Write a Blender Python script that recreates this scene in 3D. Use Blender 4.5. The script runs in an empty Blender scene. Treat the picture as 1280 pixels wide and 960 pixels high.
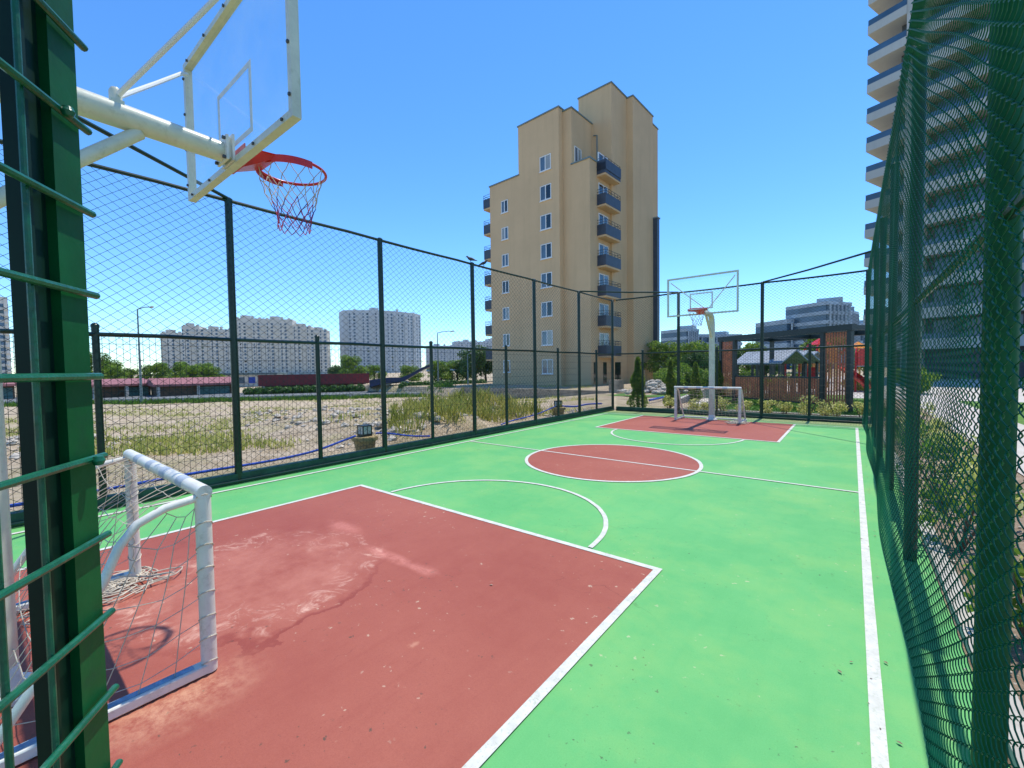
import bpy, bmesh, math, random
from mathutils import Vector, Matrix, noise
random.seed(7)
R = math.radians
scene = bpy.context.scene
C = scene.collection

# ------------------------------------------------------------------ camera
FPX, PITCH, YAW, ROLL, EYE = 533.77, .03654, .67295, -.01413, 1.62
F_ = Vector((-math.sin(YAW)*math.cos(PITCH), math.cos(YAW)*math.cos(PITCH), -math.sin(PITCH)))
R0 = Vector((math.cos(YAW), math.sin(YAW), 0)); U0 = R0.cross(F_)
R_ = R0*math.cos(ROLL)+U0*math.sin(ROLL); U_ = -R0*math.sin(ROLL)+U0*math.cos(ROLL)
cam = bpy.data.cameras.new('camera'); co = bpy.data.objects.new('camera', cam); C.objects.link(co)
m = Matrix.Identity(4)
for i in range(3):
    m[i][0] = R_[i]; m[i][1] = U_[i]; m[i][2] = -F_[i]
m[0][3] = 0; m[1][3] = 0; m[2][3] = EYE
co.matrix_world = m
cam.sensor_width = 36; cam.lens = FPX/1280*36; cam.clip_start = .05; cam.clip_end = 6000
scene.camera = co

def at(x, y, c):            # world point seen at photo pixel x, y at depth c metres
    return Vector((0, 0, EYE)) + F_*c + R_*((x-640)/FPX*c) + U_*((480-y)/FPX*c)

# ------------------------------------------------------------------ materials
def srgb(r, g, b):
    f = lambda c: (c/255/12.92 if c/255 <= .04045 else ((c/255+.055)/1.055)**2.4)
    return (f(r), f(g), f(b), 1)

class NT:
    def __init__(s, name):
        s.m = bpy.data.materials.new(name); s.m.use_nodes = True
        s.t = s.m.node_tree; s.b = s.t.nodes['Principled BSDF']; s.L = s.t.links
        s.co = None
    def n(s, typ, **kw):
        o = s.t.nodes.new(typ)
        for k, v in kw.items(): setattr(o, k, v)
        return o
    def coord(s, kind='Object'):
        if s.co is None: s.co = s.n('ShaderNodeTexCoord')
        return s.co.outputs[kind]
    def noise(s, scale, detail=4, rough=.6, vec=None, dist=0):
        o = s.n('ShaderNodeTexNoise'); o.inputs['Scale'].default_value = scale
        o.inputs['Detail'].default_value = detail; o.inputs['Roughness'].default_value = rough
        o.inputs['Distortion'].default_value = dist
        s.L.new(vec or s.coord(), o.inputs['Vector']); return o.outputs['Fac']
    def ramp(s, f, stops):
        o = s.n('ShaderNodeValToRGB'); e = o.color_ramp.elements
        while len(e) < len(stops): e.new(.5)
        for i, (p, c) in enumerate(stops):
            e[i].position = p; e[i].color = c if not isinstance(c, (int, float)) else (c, c, c, 1)
        s.L.new(f, o.inputs['Fac']); return o.outputs['Color']
    def mix(s, f, a, b, mode='MIX'):
        o = s.n('ShaderNodeMix', data_type='RGBA', blend_type=mode)
        for k, v in (('Factor', f), ('A', a), ('B', b)):
            inp = [i for i in o.inputs if i.name == k and (i.type == 'RGBA' or k == 'Factor' and i.type == 'VALUE')][0]
            if isinstance(v, (int, float)): inp.default_value = v
            elif isinstance(v, tuple): inp.default_value = v
            else: s.L.new(v, inp)
        return [i for i in o.outputs if i.type == 'RGBA'][0]
    def math(s, op, a, b=0, c=None):
        o = s.n('ShaderNodeMath', operation=op)
        for i, v in enumerate((a, b) if c is None else (a, b, c)):
            if isinstance(v, (int, float)): o.inputs[i].default_value = v
            else: s.L.new(v, o.inputs[i])
        return o.outputs[0]
    def dist(s, p, sx=1, sy=1, warp=None):      # distance from a point in object space
        mp = s.n('ShaderNodeMapping'); mp.vector_type = 'POINT'
        mp.inputs['Location'].default_value = (-p[0]*sx, -p[1]*sy, 0); mp.inputs['Scale'].default_value = (sx, sy, 0)
        s.L.new(s.coord(), mp.inputs['Vector'])
        l = s.n('ShaderNodeVectorMath', operation='LENGTH'); s.L.new(mp.outputs[0], l.inputs[0])
        return l.outputs['Value'] if warp is None else s.math('ADD', l.outputs['Value'], warp)
    def bump(s, f, strength=.3, dist=.01):
        o = s.n('ShaderNodeBump'); o.inputs['Strength'].default_value = strength; o.inputs['Distance'].default_value = dist
        s.L.new(f, o.inputs['Height']); s.L.new(o.outputs[0], s.b.inputs['Normal'])
    def col(s, c):
        if isinstance(c, tuple): s.b.inputs['Base Color'].default_value = c
        else: s.L.new(c, s.b.inputs['Base Color'])
    def p(s, **k):
        for n_, v in k.items(): s.b.inputs[n_.replace('_', ' ')].default_value = v

def pm(name, c, var=.25, scale=3, rough=.6, metal=0, bump=0, bscale=60, spec=.5, grime=None):
    t = NT(name)
    dark = tuple(x*(1-var) for x in c[:3])+(1,); lite = tuple(min(1, x*(1+var*.6)) for x in c[:3])+(1,)
    f = t.ramp(t.noise(scale, 5, .65), [(.3, 0), (.7, 1)])
    k = t.mix(f, dark, lite)
    if grime: k = t.mix(t.ramp(t.noise(scale*2.7, 6, .7), [(.55, 0), (.75, .6)]), k, grime)
    t.col(k); t.p(Roughness=rough, Metallic=metal)
    t.b.inputs['Specular IOR Level'].default_value = spec
    if bump: t.bump(t.noise(bscale, 3), bump)
    return t.m

def leafmat(name, dark, mid, lite, trans=.35, big=.6):
    t = NT(name)
    g = t.n('ShaderNodeNewGeometry')
    c = t.ramp(g.outputs['Random Per Island'], [(0, dark), (.5, mid), (1, lite)])
    c2 = t.mix(t.ramp(t.noise(big, 3), [(.35, .0), (.65, .6)]), c, dark)
    t.col(c2); t.p(Roughness=.55)
    tr = t.n('ShaderNodeBsdfTranslucent'); t.L.new(c2, tr.inputs['Color'])
    mx = t.n('ShaderNodeMixShader'); mx.inputs[0].default_value = trans
    t.L.new(t.b.outputs[0], mx.inputs[1]); t.L.new(tr.outputs[0], mx.inputs[2])
    t.L.new(mx.outputs[0], t.t.nodes['Material Output'].inputs['Surface'])
    return t.m

M = {}
# court paint ---------------------------------------------------------
def court_paint(name, base, lite, dark, stains=False):
    t = NT(name)
    big = t.ramp(t.noise(.55, 5, .6), [(.3, 0), (.72, 1)])
    k = t.mix(big, dark, lite)
    k = t.mix(.35, k, base)
    k = t.mix(t.ramp(t.noise(5, 8, .75), [(.35, .0), (.8, .35)]), k, lite)
    brush = t.n('ShaderNodeMapping'); brush.inputs['Scale'].default_value = (9, 1.2, 1); t.L.new(t.coord(), brush.inputs['Vector'])
    k = t.mix(t.ramp(t.noise(1.3, 6, .7, brush.outputs[0]), [(.5, 0), (.8, .35)]), k, dark)
    # fine mottling and small dark scuffs
    k = t.mix(t.ramp(t.noise(160, 3, .7), [(.3, .35), (.62, 0)]), k, tuple(x*.7 for x in base[:3])+(1,))
    k = t.mix(t.ramp(t.noise(260, 2, .6), [(.62, 0), (.8, .5)]), k, lite)
    sc = t.math('MULTIPLY', t.ramp(t.noise(26, 5, .6), [(.64, 0), (.68, 1)]), t.ramp(t.noise(1.7, 3, .6), [(.50, 0), (.58, 1)]))
    k = t.mix(t.math('MULTIPLY', sc, .75), k, (.035, .05, .03, 1))
    sp = t.math('MULTIPLY', t.ramp(t.noise(19, 4, .5), [(.67, 0), (.70, 1)]), t.ramp(t.noise(1.1, 3, .6), [(.48, 0), (.56, 1)]))
    k = t.mix(t.math('MULTIPLY', sp, .5), k, (.6, .5, .35, 1))
    # hairline cracks and rubbed tracks
    vo = t.n('ShaderNodeTexVoronoi', feature='DISTANCE_TO_EDGE'); vo.inputs['Scale'].default_value = .55
    wv = t.n('ShaderNodeVectorMath', operation='ADD'); nv = t.n('ShaderNodeTexNoise'); nv.inputs['Scale'].default_value = 2.2; nv.inputs['Detail'].default_value = 6
    t.L.new(t.coord(), nv.inputs['Vector']); t.L.new(t.coord(), wv.inputs[0]); t.L.new(nv.outputs['Color'], wv.inputs[1]); t.L.new(wv.outputs[0], vo.inputs['Vector'])
    ck = t.math('MULTIPLY', t.ramp(vo.outputs['Distance'], [(.0, 1), (.0035, 0)]), t.ramp(t.noise(.9, 4, .6), [(.5, 0), (.62, .5)]))
    k = t.mix(ck, k, tuple(x*.35 for x in base[:3])+(1,))
    k = t.mix(t.math('MULTIPLY', t.ramp(t.noise(75, 5, .65), [(.62, 0), (.66, 1)]), t.ramp(t.noise(2.3, 4, .6), [(.45, 0), (.62, .45)])), k, tuple(x*.45 for x in base[:3])+(1,))
    if not stains:
        dust = t.math('MULTIPLY', t.ramp(t.noise(1.1, 6, .7), [(.45, 0), (.7, 1)]), .38)
        k = t.mix(dust, k, srgb(140, 178, 92))
        # worn dusty strip along the edges of the court
        sep = t.n('ShaderNodeSeparateXYZ'); t.L.new(t.coord(), sep.inputs[0])
        e = t.math('ADD', sep.outputs['Y'], t.math('MULTIPLY', t.noise(1.4, 5, .7), .8))
        k = t.mix(t.ramp(t.math('DIVIDE', e, 20), [(.705, 0), (.735, .8)]), k, srgb(168, 172, 110))
    if stains:
        w = t.math('MULTIPLY', t.math('SUBTRACT', t.noise(1.6, 5, .6), .5), 1.1)
        d = t.dist((-3.7, 1.35), 1, 1.0, w)
        salt = t.math('MULTIPLY', t.ramp(d, [(.50, 0), (.72, 1), (.86, .8), (.92, 0)]), t.ramp(t.noise(4.5, 7, .75, dist=1.2), [(.5, 0), (.66, .85)]))
        k = t.mix(salt, k, srgb(214, 172, 150))
        k = t.mix(t.math('MULTIPLY', t.ramp(d, [(.60, .35), (1.0, 0)]), t.ramp(t.noise(2.6, 7, .75), [(.35, 0), (.65, 1)])), k, srgb(205, 140, 118))
        wet = t.math('MULTIPLY', t.ramp(d, [(.90, 0), (.96, 1), (1.0, 1), (1.08, 0)]), t.ramp(t.dist((-2.9, 1.3)), [(.3, 1), (1, 0)]))
        k = t.mix(t.math('MULTIPLY', wet, .55), k, srgb(120, 34, 26))
        # rubbed chalk streaks
        mp = t.n('ShaderNodeMapping'); mp.inputs['Rotation'].default_value = (0, 0, R(-5)); t.L.new(t.coord(), mp.inputs['Vector'])
        w2 = t.math('MULTIPLY', t.math('SUBTRACT', t.noise(3, 5, .6), .5), .22)
        for (cx, cy, sx, sy, a) in ((-3.1, 2.18, 1, 5, .55), (-4.1, 2.32, 1.1, 3, .35), (-2.7, 2.2, 2, 5, .5)):
            dd = t.dist((cx, cy), sx, sy, w2)
            k = t.mix(t.math('MULTIPLY', t.ramp(dd, [(.12, a), (.42, 0)]), t.ramp(t.noise(5, 7, .8), [(.38, .15), (.6, 1)])), k, srgb(222, 145, 128))
        dg = t.dist((-2.58, .55), 2.0, 1.3, w2)
        k = t.mix(t.math('MULTIPLY', t.ramp(dg, [(.1, .6), (.6, 0)]), t.ramp(t.noise(9, 7, .8), [(.4, 0), (.62, 1)])), k, srgb(215, 165, 130))
        k = t.mix(t.ramp(t.dist((-2.0, 1.55), 1.2, .8, t.math('MULTIPLY', t.math('SUBTRACT', t.noise(30, 3, .6), .5), .06)), [(.012, .45), (.034, 0)]), k, srgb(205, 150, 120))
    t.col(k)
    t.p(Roughness=.62); t.b.inputs['Specular IOR Level'].default_value = .35
    t.bump(t.math('ADD', t.noise(230, 4, .7), t.math('MULTIPLY', t.noise(14, 4), 1.5)), .35, .004)
    return t.m
M['green'] = court_paint('green court paint', (.095, .41, .115, 1), (.17, .50, .16, 1), (.062, .345, .10, 1))
M['red'] = court_paint('red court paint', (.32, .070, .042, 1), (.41, .125, .078, 1), (.26, .048, .031, 1), True)
t = NT('white line paint')
k = t.mix(t.ramp(t.noise(12, 6, .7), [(.35, 0), (.7, 1)]), (.50, .50, .43, 1), (.70, .69, .62, 1))
k = t.mix(t.ramp(t.noise(60, 4, .7), [(.56, 0), (.64, .6)]), k, (.34, .40, .28, 1))
t.col(k); t.p(Roughness=.6); M['line'] = t.m

M['fgreen'] = pm('dark green fence paint', (.004, .030, .017, 1), .35, 9, .32, bump=.04, grime=(.012, .045, .03, 1))
M['fgreen2'] = pm('lit green gate paint', (.002, .085, .022, 1), .35, 7, .5, bump=.08, bscale=30, spec=.2, grime=(.01, .05, .03, 1))  # brightened fence green: light caught by the gate post face, set in the colour
M['gateshade'] = pm('shaded green channel', (.002, .022, .013, 1), .4, 5, .5, spec=.2)  # shade inside the gate post channel, painted as a near black green
M['gatewire'] = pm('green coated gate wire', (.006, .105, .052, 1), .4, 30, .32, bump=.15, bscale=120, grime=(.03, .08, .06, 1))
M['netline'] = pm('dark green net cord', (.003, .022, .02, 1), .3, 3, .6)
M['chain'] = pm('green coated chain link wire', (.002, .10, .038, 1), .35, 2.2, .5, spec=.12)
M['kerbgreen'] = pm('weathered green kerb paint', (.018, .075, .045, 1), .5, 4, .6, bump=.3, bscale=40, grime=(.10, .12, .07, 1))
M['white'] = pm('white enamel tube', (.76, .73, .63, 1), .14, 6, .35, bump=.06, bscale=18, grime=(.42, .38, .27, 1))
M['whiterod'] = pm('smooth white rod', (.74, .73, .68, 1), .06, 4, .35)
M['cream'] = pm('cream steel paint', (.66, .65, .50, 1), .15, 7, .3, bump=.06, bscale=18, grime=(.42, .40, .26, 1))
M['bluepaint'] = pm('chipped blue base paint', (.22, .33, .44, 1), .4, 22, .5, grime=(.6, .6, .58, 1))
M['tape'] = pm('grey tape', (.42, .47, .52, 1), .15, 20, .5)
M['string'] = pm('off white net cord', (.55, .48, .37, 1), .35, 9, .85)
M['redrim'] = pm('red rim paint', (.62, .018, .012, 1), .2, 8, .3)
M['netred'] = pm('red net cord', (.45, .02, .06, 1), .3, 6, .8)
M['netblue'] = pm('violet net cord', (.07, .05, .22, 1), .3, 6, .8)
M['bolt'] = pm('dull bolt steel', (.10, .10, .10, 1), .3, 20, .4, metal=.6)
t = NT('acrylic board'); t.p(Roughness=.04, IOR=1.12)
g = t.n('ShaderNodeBsdfGlossy'); g.inputs['Roughness'].default_value = .03
tr = t.n('ShaderNodeBsdfTransparent'); tr.inputs['Color'].default_value = (.93, .97, .98, 1)
lw = t.n('ShaderNodeLayerWeight'); lw.inputs['Blend'].default_value = .22; fr = lw
df = t.n('ShaderNodeBsdfTranslucent'); df.inputs['Color'].default_value = (.75, .85, .85, 1)
mx = t.n('ShaderNodeMixShader'); t.L.new(t.math('MULTIPLY', fr.outputs['Fresnel'], .35), mx.inputs[0]); t.L.new(tr.outputs[0], mx.inputs[1]); t.L.new(g.outputs[0], mx.inputs[2])
mx2 = t.n('ShaderNodeMixShader'); t.L.new(t.ramp(t.noise(2.5, 5, .7), [(.35, .03), (.8, .14)]), mx2.inputs[0])
t.L.new(mx.outputs[0], mx2.inputs[1]); t.L.new(df.outputs[0], mx2.inputs[2]); t.L.new(mx2.outputs[0], t.t.nodes['Material Output'].inputs['Surface'])
M['acrylic'] = t.m
def glassy(name, c, rough=.08):
    t = NT(name); t.col(t.mix(t.ramp(t.noise(.35, 3), [(.35, 0), (.65, 1)]), tuple(x*.6 for x in c[:3])+(1,), c)); t.p(Roughness=rough, IOR=1.5)
    t.b.inputs['Specular IOR Level'].default_value = .9; return t.m
M['pane'] = glassy('pale blue window glass', (.10, .16, .22, 1))
M['panedark'] = glassy('dark window glass', (.012, .02, .025, 1))
M['farglass'] = glassy('distant blue glass', (.05, .12, .20, 1), .3)
M['officewall'] = pm('blue grey cladding', (.33, .42, .48, 1), .25, .5, .5)
M['winwhite'] = pm('white window frame', (.75, .76, .74, 1), .1, 3, .4)

def facade(name, c, band=None):
    t = NT(name)
    k = t.mix(t.ramp(t.noise(.25, 6, .65), [(.3, 0), (.7, 1)]), tuple(x*.88 for x in c[:3])+(1,), c)
    mp = t.n('ShaderNodeMapping'); mp.inputs['Scale'].default_value = (1.6, 1.6, .12); t.L.new(t.coord(), mp.inputs['Vector'])
    k = t.mix(t.ramp(t.noise(1.0, 6, .7, mp.outputs[0]), [(.48, 0), (.78, .3)]), k, tuple(x*.62 for x in c[:3])+(1,))
    if band:
        sep = t.n('ShaderNodeSeparateXYZ'); t.L.new(t.coord(), sep.inputs[0])
        w = t.math('FRACT', t.math('DIVIDE', sep.outputs['Z'], band))
        k = t.mix(t.ramp(w, [(.0, .35), (.012, .35), (.02, 0)]), k, tuple(x*.6 for x in c[:3])+(1,))
    t.col(k); t.p(Roughness=.85); t.bump(t.noise(14, 4), .2, .01); return t.m
M['beige'] = facade('sand coloured render', (.66, .46, .255, 1))
M['beige2'] = facade('pale render panels', (.66, .58, .44, 1), 1.4)
M['coping'] = pm('grey green roof coping', (.16, .22, .22, 1), .2, 1, .5)
M['slate'] = pm('slate blue balcony panel', (.045, .06, .085, 1), .25, 2, .45)
M['rail'] = pm('dark rail metal', (.03, .035, .04, 1), .2, 5, .4)
M['farwall'] = facade('pale far render', (.60, .57, .50, 1), 2.9)
M['farwall2'] = facade('grey white far render', (.50, .53, .54, 1), 2.9)
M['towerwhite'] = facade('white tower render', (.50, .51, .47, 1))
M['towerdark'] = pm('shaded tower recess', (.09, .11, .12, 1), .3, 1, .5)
M['redroof'] = pm('dusty red roof sheet', (.30, .11, .10, 1), .3, 1.5, .6)
M['darkred'] = pm('dark red fascia', (.19, .014, .018, 1), .25, 1, .5)
M['brownwall'] = pm('brown stall boards', (.16, .10, .06, 1), .4, 2, .7)
M['teal'] = pm('teal stall shutter', (.10, .22, .20, 1), .3, 2, .6)
M['navy'] = pm('navy canopy sheet', (.006, .014, .07, 1), .3, .8, .4)
M['concrete'] = pm('pale concrete', (.46, .43, .37, 1), .25, 1.6, .85, bump=.4, bscale=25, grime=(.25, .22, .17, 1))
M['stonewall'] = pm('rough stone wall', (.34, .28, .20, 1), .45, 3.5, .9, bump=.8, bscale=6, grime=(.17, .14, .10, 1))
M['asphalt'] = pm('dusty asphalt', (.13, .14, .14, 1), .2, .8, .9)
M['paving'] = pm('pale paving', (.50, .46, .40, 1), .15, 2, .85, bump=.2)
M['pot'] = pm('yellow stone pot', (.36, .27, .12, 1), .4, 14, .85, bump=.5, bscale=50, grime=(.16, .12, .06, 1))
M['black'] = pm('black metal', (.012, .012, .012, 1), .3, 10, .4)
M['lampglass'] = pm('frosted lamp glass', (.62, .64, .60, 1), .15, 14, .35)
M['hose'] = pm('blue plastic pipe', (.02, .07, .42, 1), .3, 3, .35)
M['cable'] = pm('brown cable', (.10, .06, .04, 1), .3, 3, .6)
M['wood'] = pm('reddish wood slat', (.58, .17, .07, 1), .4, 5, .6, bump=.3, bscale=30)
M['darksteel'] = pm('dark green black steel', (.008, .022, .022, 1), .3, 4, .4)
M['greyroof'] = pm('grey playhouse roof', (.30, .34, .38, 1), .2, 2, .6)
M['orange'] = pm('orange plastic', (.75, .26, .03, 1), .15, 2, .4)
M['redplastic'] = pm('red plastic', (.62, .02, .015, 1), .2, 2, .35)
M['yellow'] = pm('yellow plastic', (.72, .50, .10, 1), .2, 2, .4)
M['bark'] = pm('grey brown bark', (.12, .085, .055, 1), .4, 6, .9, bump=.5, bscale=20)
M['stone'] = pm('pale broken stone', (.52, .46, .37, 1), .35, 3, .9, bump=.4, bscale=10)
M['bird'] = pm('grey feathers', (.06, .06, .065, 1), .5, 25, .7)
M['leaf'] = leafmat('tree leaves', (.07, .15, .02, 1), (.19, .32, .035, 1), (.36, .46, .06, 1), .5)
M['leafdark'] = leafmat('dark tree leaves', (.03, .085, .02, 1), (.07, .16, .035, 1), (.14, .25, .05, 1), .4)
M['leafyellow'] = leafmat('yellow edged leaves', (.32, .38, .06, 1), (.78, .74, .22, 1), (.92, .86, .48, 1), .5, 4)
M['conifer'] = leafmat('conifer sprays', (.07, .15, .02, 1), (.20, .32, .035, 1), (.46, .50, .07, 1), .5, 3)
M['hedge'] = leafmat('hedge leaves', (.03, .09, .018, 1), (.07, .17, .03, 1), (.13, .26, .04, 1), .45)
M['drygrass'] = leafmat('dry grass blades', (.34, .38, .07, 1), (.60, .58, .15, 1), (.80, .70, .30, 1), .62, 1)
M['lawn'] = leafmat('lawn blades', (.06, .15, .015, 1), (.12, .26, .03, 1), (.22, .36, .05, 1), .4, 1)

t = NT('dusty building plot')
n1 = t.noise(.22, 8, .68); n2 = t.noise(1.7, 6, .7); n3 = t.noise(9, 5, .7)
k = t.mix(t.ramp(n2, [(.3, 0), (.7, 1)]), (.30, .215, .12, 1), (.60, .48, .33, 1))
k = t.mix(t.ramp(n3, [(.55, 0), (.7, .6)]), k, (.72, .64, .52, 1))
k = t.mix(t.ramp(t.noise(28, 4, .7), [(.58, 0), (.66, .55)]), k, (.14, .11, .08, 1))
gm = t.math('MULTIPLY', t.ramp(n1, [(.49, 0), (.58, 1)]), t.ramp(t.noise(3.2, 6, .8), [(.40, .05), (.64, .85)]))
k = t.mix(gm, k, (.30, .27, .09, 1))
t.col(k); t.p(Roughness=.95); t.bump(t.math('ADD', t.noise(7, 6, .7), t.noise(45, 4, .7)), .8, .05); M['dirt'] = t.m
t = NT('planting bed soil')
k = t.mix(t.ramp(t.noise(6, 7, .75), [(.3, 0), (.7, 1)]), (.20, .13, .08, 1), (.46, .35, .24, 1))
k = t.mix(t.ramp(t.noise(40, 4, .7), [(.6, 0), (.68, .8)]), k, (.62, .58, .50, 1))
t.col(k); t.p(Roughness=.95); t.bump(t.noise(30, 6, .75), .9, .04); M['soil'] = t.m
M['turf'] = pm('lawn soil', (.09, .20, .025, 1), .4, 3, .95, bump=.5, bscale=60)

# ------------------------------------------------------------------ mesh builder
class MB:
    def __init__(s, xf=None): s.v = []; s.f = []; s.xf = xf
    def add(s, vs, fs):
        o = len(s.v)
        if s.xf: vs = [s.xf(p) for p in vs]
        s.v += [tuple(p) for p in vs]; s.f += [tuple(i+o for i in f) for f in fs]
    def box(s, a, b):
        x0, y0, z0 = a; x1, y1, z1 = b
        s.add([(x0,y0,z0),(x1,y0,z0),(x1,y1,z0),(x0,y1,z0),(x0,y0,z1),(x1,y0,z1),(x1,y1,z1),(x0,y1,z1)],
              [(0,3,2,1),(4,5,6,7),(0,1,5,4),(1,2,6,5),(2,3,7,6),(3,0,4,7)])
    def bevbox(s, a, b, e=.01):
        x0, y0, z0 = a; x1, y1, z1 = b
        def ring(z, i): return [(x0+i,y0,z),(x1-i,y0,z),(x1,y0+i,z),(x1,y1-i,z),(x1-i,y1,z),(x0+i,y1,z),(x0,y1-i,z),(x0,y0+i,z)]
        vs = [(x, y, z) for x, y, z in [( (x0+e if abs(p[0]-x0)<1e-9 else x1-e if abs(p[0]-x1)<1e-9 else p[0]), (y0+e if abs(p[1]-y0)<1e-9 else y1-e if abs(p[1]-y1)<1e-9 else p[1]), z0) for p in ring(z0, e)]]
        vs += ring(z0+e, e)+ring(z1-e, e)+[(v[0], v[1], z1) for v in vs]
        fs = [tuple(range(7,-1,-1)), tuple(range(24,32))]
        for r in range(3):
            for i in range(8): j = (i+1)%8; fs.append((r*8+i, r*8+j, r*8+8+j, r*8+8+i))
        s.add(vs, fs)
    def path(s, pts, r, n=8, closed=False, cap=True):
        pts = [Vector(p) for p in pts]; N = len(pts); rr = r if isinstance(r, (list, tuple)) else [r]*N
        vs = []; prev = None
        for i, p in enumerate(pts):
            if closed: d = pts[(i+1)%N]-pts[i-1]
            else: d = pts[min(i+1, N-1)]-pts[max(i-1, 0)]
            d.normalize()
            if prev is None:
                a = Vector((0,0,1)) if abs(d.z) < .9 else Vector((1,0,0))
                u = d.cross(a).normalized()
            else:
                u = (prev - d*prev.dot(d)).normalized()
            prev = u; w = d.cross(u)
            for k in range(n):
                t = 2*math.pi*k/n; vs.append(p+(u*math.cos(t)+w*math.sin(t))*rr[i])
        fs = []
        for i in range(N if closed else N-1):
            j = (i+1) % N
            for k in range(n):
                q = (k+1) % n; fs.append((i*n+k, i*n+q, j*n+q, j*n+k))
        if cap and not closed and n > 3: fs += [tuple(range(n-1,-1,-1)), tuple((N-1)*n+k for k in range(n))]
        s.add(vs, fs)
    def lathe(s, prof, c, n=20):
        vs = []; fs = []
        for (r, z) in prof:
            for k in range(n): t = 2*math.pi*k/n; vs.append((c[0]+r*math.cos(t), c[1]+r*math.sin(t), c[2]+z))
        for i in range(len(prof)-1):
            for k in range(n): q = (k+1)%n; fs.append((i*n+k, i*n+q, (i+1)*n+q, (i+1)*n+k))
        fs += [tuple(range(n-1,-1,-1)), tuple((len(prof)-1)*n+k for k in range(n))]
        s.add(vs, fs)
    def prism(s, poly, z0, z1):      # vertical prism, poly of xy
        n = len(poly)
        s.add([(p[0],p[1],z0) for p in poly]+[(p[0],p[1],z1) for p in poly],
              [tuple(range(n-1,-1,-1)), tuple(range(n,2*n))]+[(i,(i+1)%n,n+(i+1)%n,n+i) for i in range(n)])
    def oprism(s, poly, ax, d):      # polygon of 3D points extruded by vector d
        n = len(poly); d = Vector(d); P = [Vector(p) for p in poly]
        s.add([tuple(p) for p in P]+[tuple(p+d) for p in P],
              [tuple(range(n-1,-1,-1)), tuple(range(n,2*n))]+[(i,(i+1)%n,n+(i+1)%n,n+i) for i in range(n)])
    def build(s, name, mat, parent=None, smooth=True, kind=None, angle=40):
        me = bpy.data.meshes.new(name)
        off = parent_world(parent) if parent is not None else Vector((0,0,0))
        me.from_pydata([(p[0]-off.x, p[1]-off.y, p[2]-off.z) for p in s.v], [], s.f)
        if smooth:
            me.polygons.foreach_set('use_smooth', [True]*len(me.polygons)); me.set_sharp_from_angle(angle=R(angle))
        me.materials.append(M[mat] if isinstance(mat, str) else mat)
        o = bpy.data.objects.new(name, me); C.objects.link(o)
        if parent is not None: o.parent = parent
        if kind: o['kind'] = kind
        return o
def parent_world(o):
    p = Vector((0,0,0))
    while o is not None: p += o.location; o = o.parent
    return p
def tag(o, label=None, cat=None, group=None, kind=None):
    if label: o['label'] = label
    if cat: o['category'] = cat
    if group: o['group'] = group
    if kind: o['kind'] = kind
    return o
def thing(name, label, cat, loc=(0,0,0), group=None):
    o = bpy.data.objects.new(name, None); o.empty_display_size = .2; C.objects.link(o); o.location = loc
    return tag(o, label, cat, group)
def dup(root, loc, rotz=0, label=None, scale=None):
    def cp(o, par):
        c = o.copy(); C.objects.link(c)
        if par is not None: c.parent = par
        for ch in o.children: cp(ch, c)
        return c
    c = cp(root, None); c.location = loc; c.rotation_euler = (0, 0, rotz)
    if scale: c.scale = scale
    if label: c['label'] = label
    return c
def struct(name, mb, mat): return mb.build(name, mat, None, kind='structure')

def leaf_cloud(blobs, n, size, rnd, flat=.0):
    """small leaf clumps spread through blobs (x,y,z,rx,ry,rz)"""
    mb = MB(); tot = sum(b[3]*b[4]*b[5] for b in blobs)
    for b in blobs:
        k = max(6, int(n*b[3]*b[4]*b[5]/tot))
        for _ in range(k):
            while True:
                p = Vector((rnd.uniform(-1,1), rnd.uniform(-1,1), rnd.uniform(-1,1)))
                l = p.length
                if l < 1 and rnd.random() < .25+.75*l: break
            c = Vector((b[0]+p.x*b[3], b[1]+p.y*b[4], b[2]+p.z*b[5]))
            nrm = (p.normalized() if l > .01 else Vector((0,0,1)))*.6 + Vector((rnd.uniform(-1,1), rnd.uniform(-1,1), rnd.uniform(-.4,1)))
            nrm.normalize(); a = nrm.cross(Vector((rnd.uniform(-1,1), rnd.uniform(-1,1), rnd.uniform(-1,1)))).normalized(); q = nrm.cross(a)
            s = size*rnd.uniform(.55, 1.35)
            mb.add([c-a*s, c-q*s*.45, c+a*s, c+q*s*.45], [(0,1,2,3)])
    return mb

# ------------------------------------------------------------------ world and sun
w = bpy.data.worlds.new('World'); scene.world = w; w.use_nodes = True
nt = w.node_tree; bg = nt.nodes['Background']
sky = nt.nodes.new('ShaderNodeTexSky'); sky.sky_type = 'NISHITA'; sky.sun_disc = False
SUN = Vector((.01, 1.09, 3.12)).normalized()
sky.sun_elevation = math.asin(SUN.z); sky.sun_rotation = math.atan2(SUN.x, SUN.y)
sky.air_density = 1.0; sky.dust_density = .0; sky.ozone_density = 3.8; sky.altitude = 300
hs = nt.nodes.new('ShaderNodeHueSaturation'); hs.inputs['Saturation'].default_value = 1.17; hs.inputs['Value'].default_value = 1.46
tn = nt.nodes.new('ShaderNodeMix'); tn.data_type = 'RGBA'; tn.blend_type = 'MULTIPLY'; tn.inputs[0].default_value = 1; tn.inputs[7].default_value = (.82, 1.02, 1.17, 1)
nt.links.new(sky.outputs[0], hs.inputs['Color']); nt.links.new(hs.outputs[0], tn.inputs[6]); nt.links.new(tn.outputs[2], bg.inputs['Color'])
bg.inputs['Strength'].default_value = .15
sl = bpy.data.lights.new('sun', 'SUN'); sl.energy = 4.9; sl.angle = R(.55); sl.color = (1, .955, .87)
so = bpy.data.objects.new('sun', sl); C.objects.link(so); so.rotation_euler = SUN.to_track_quat('Z', 'Y').to_euler()
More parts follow.
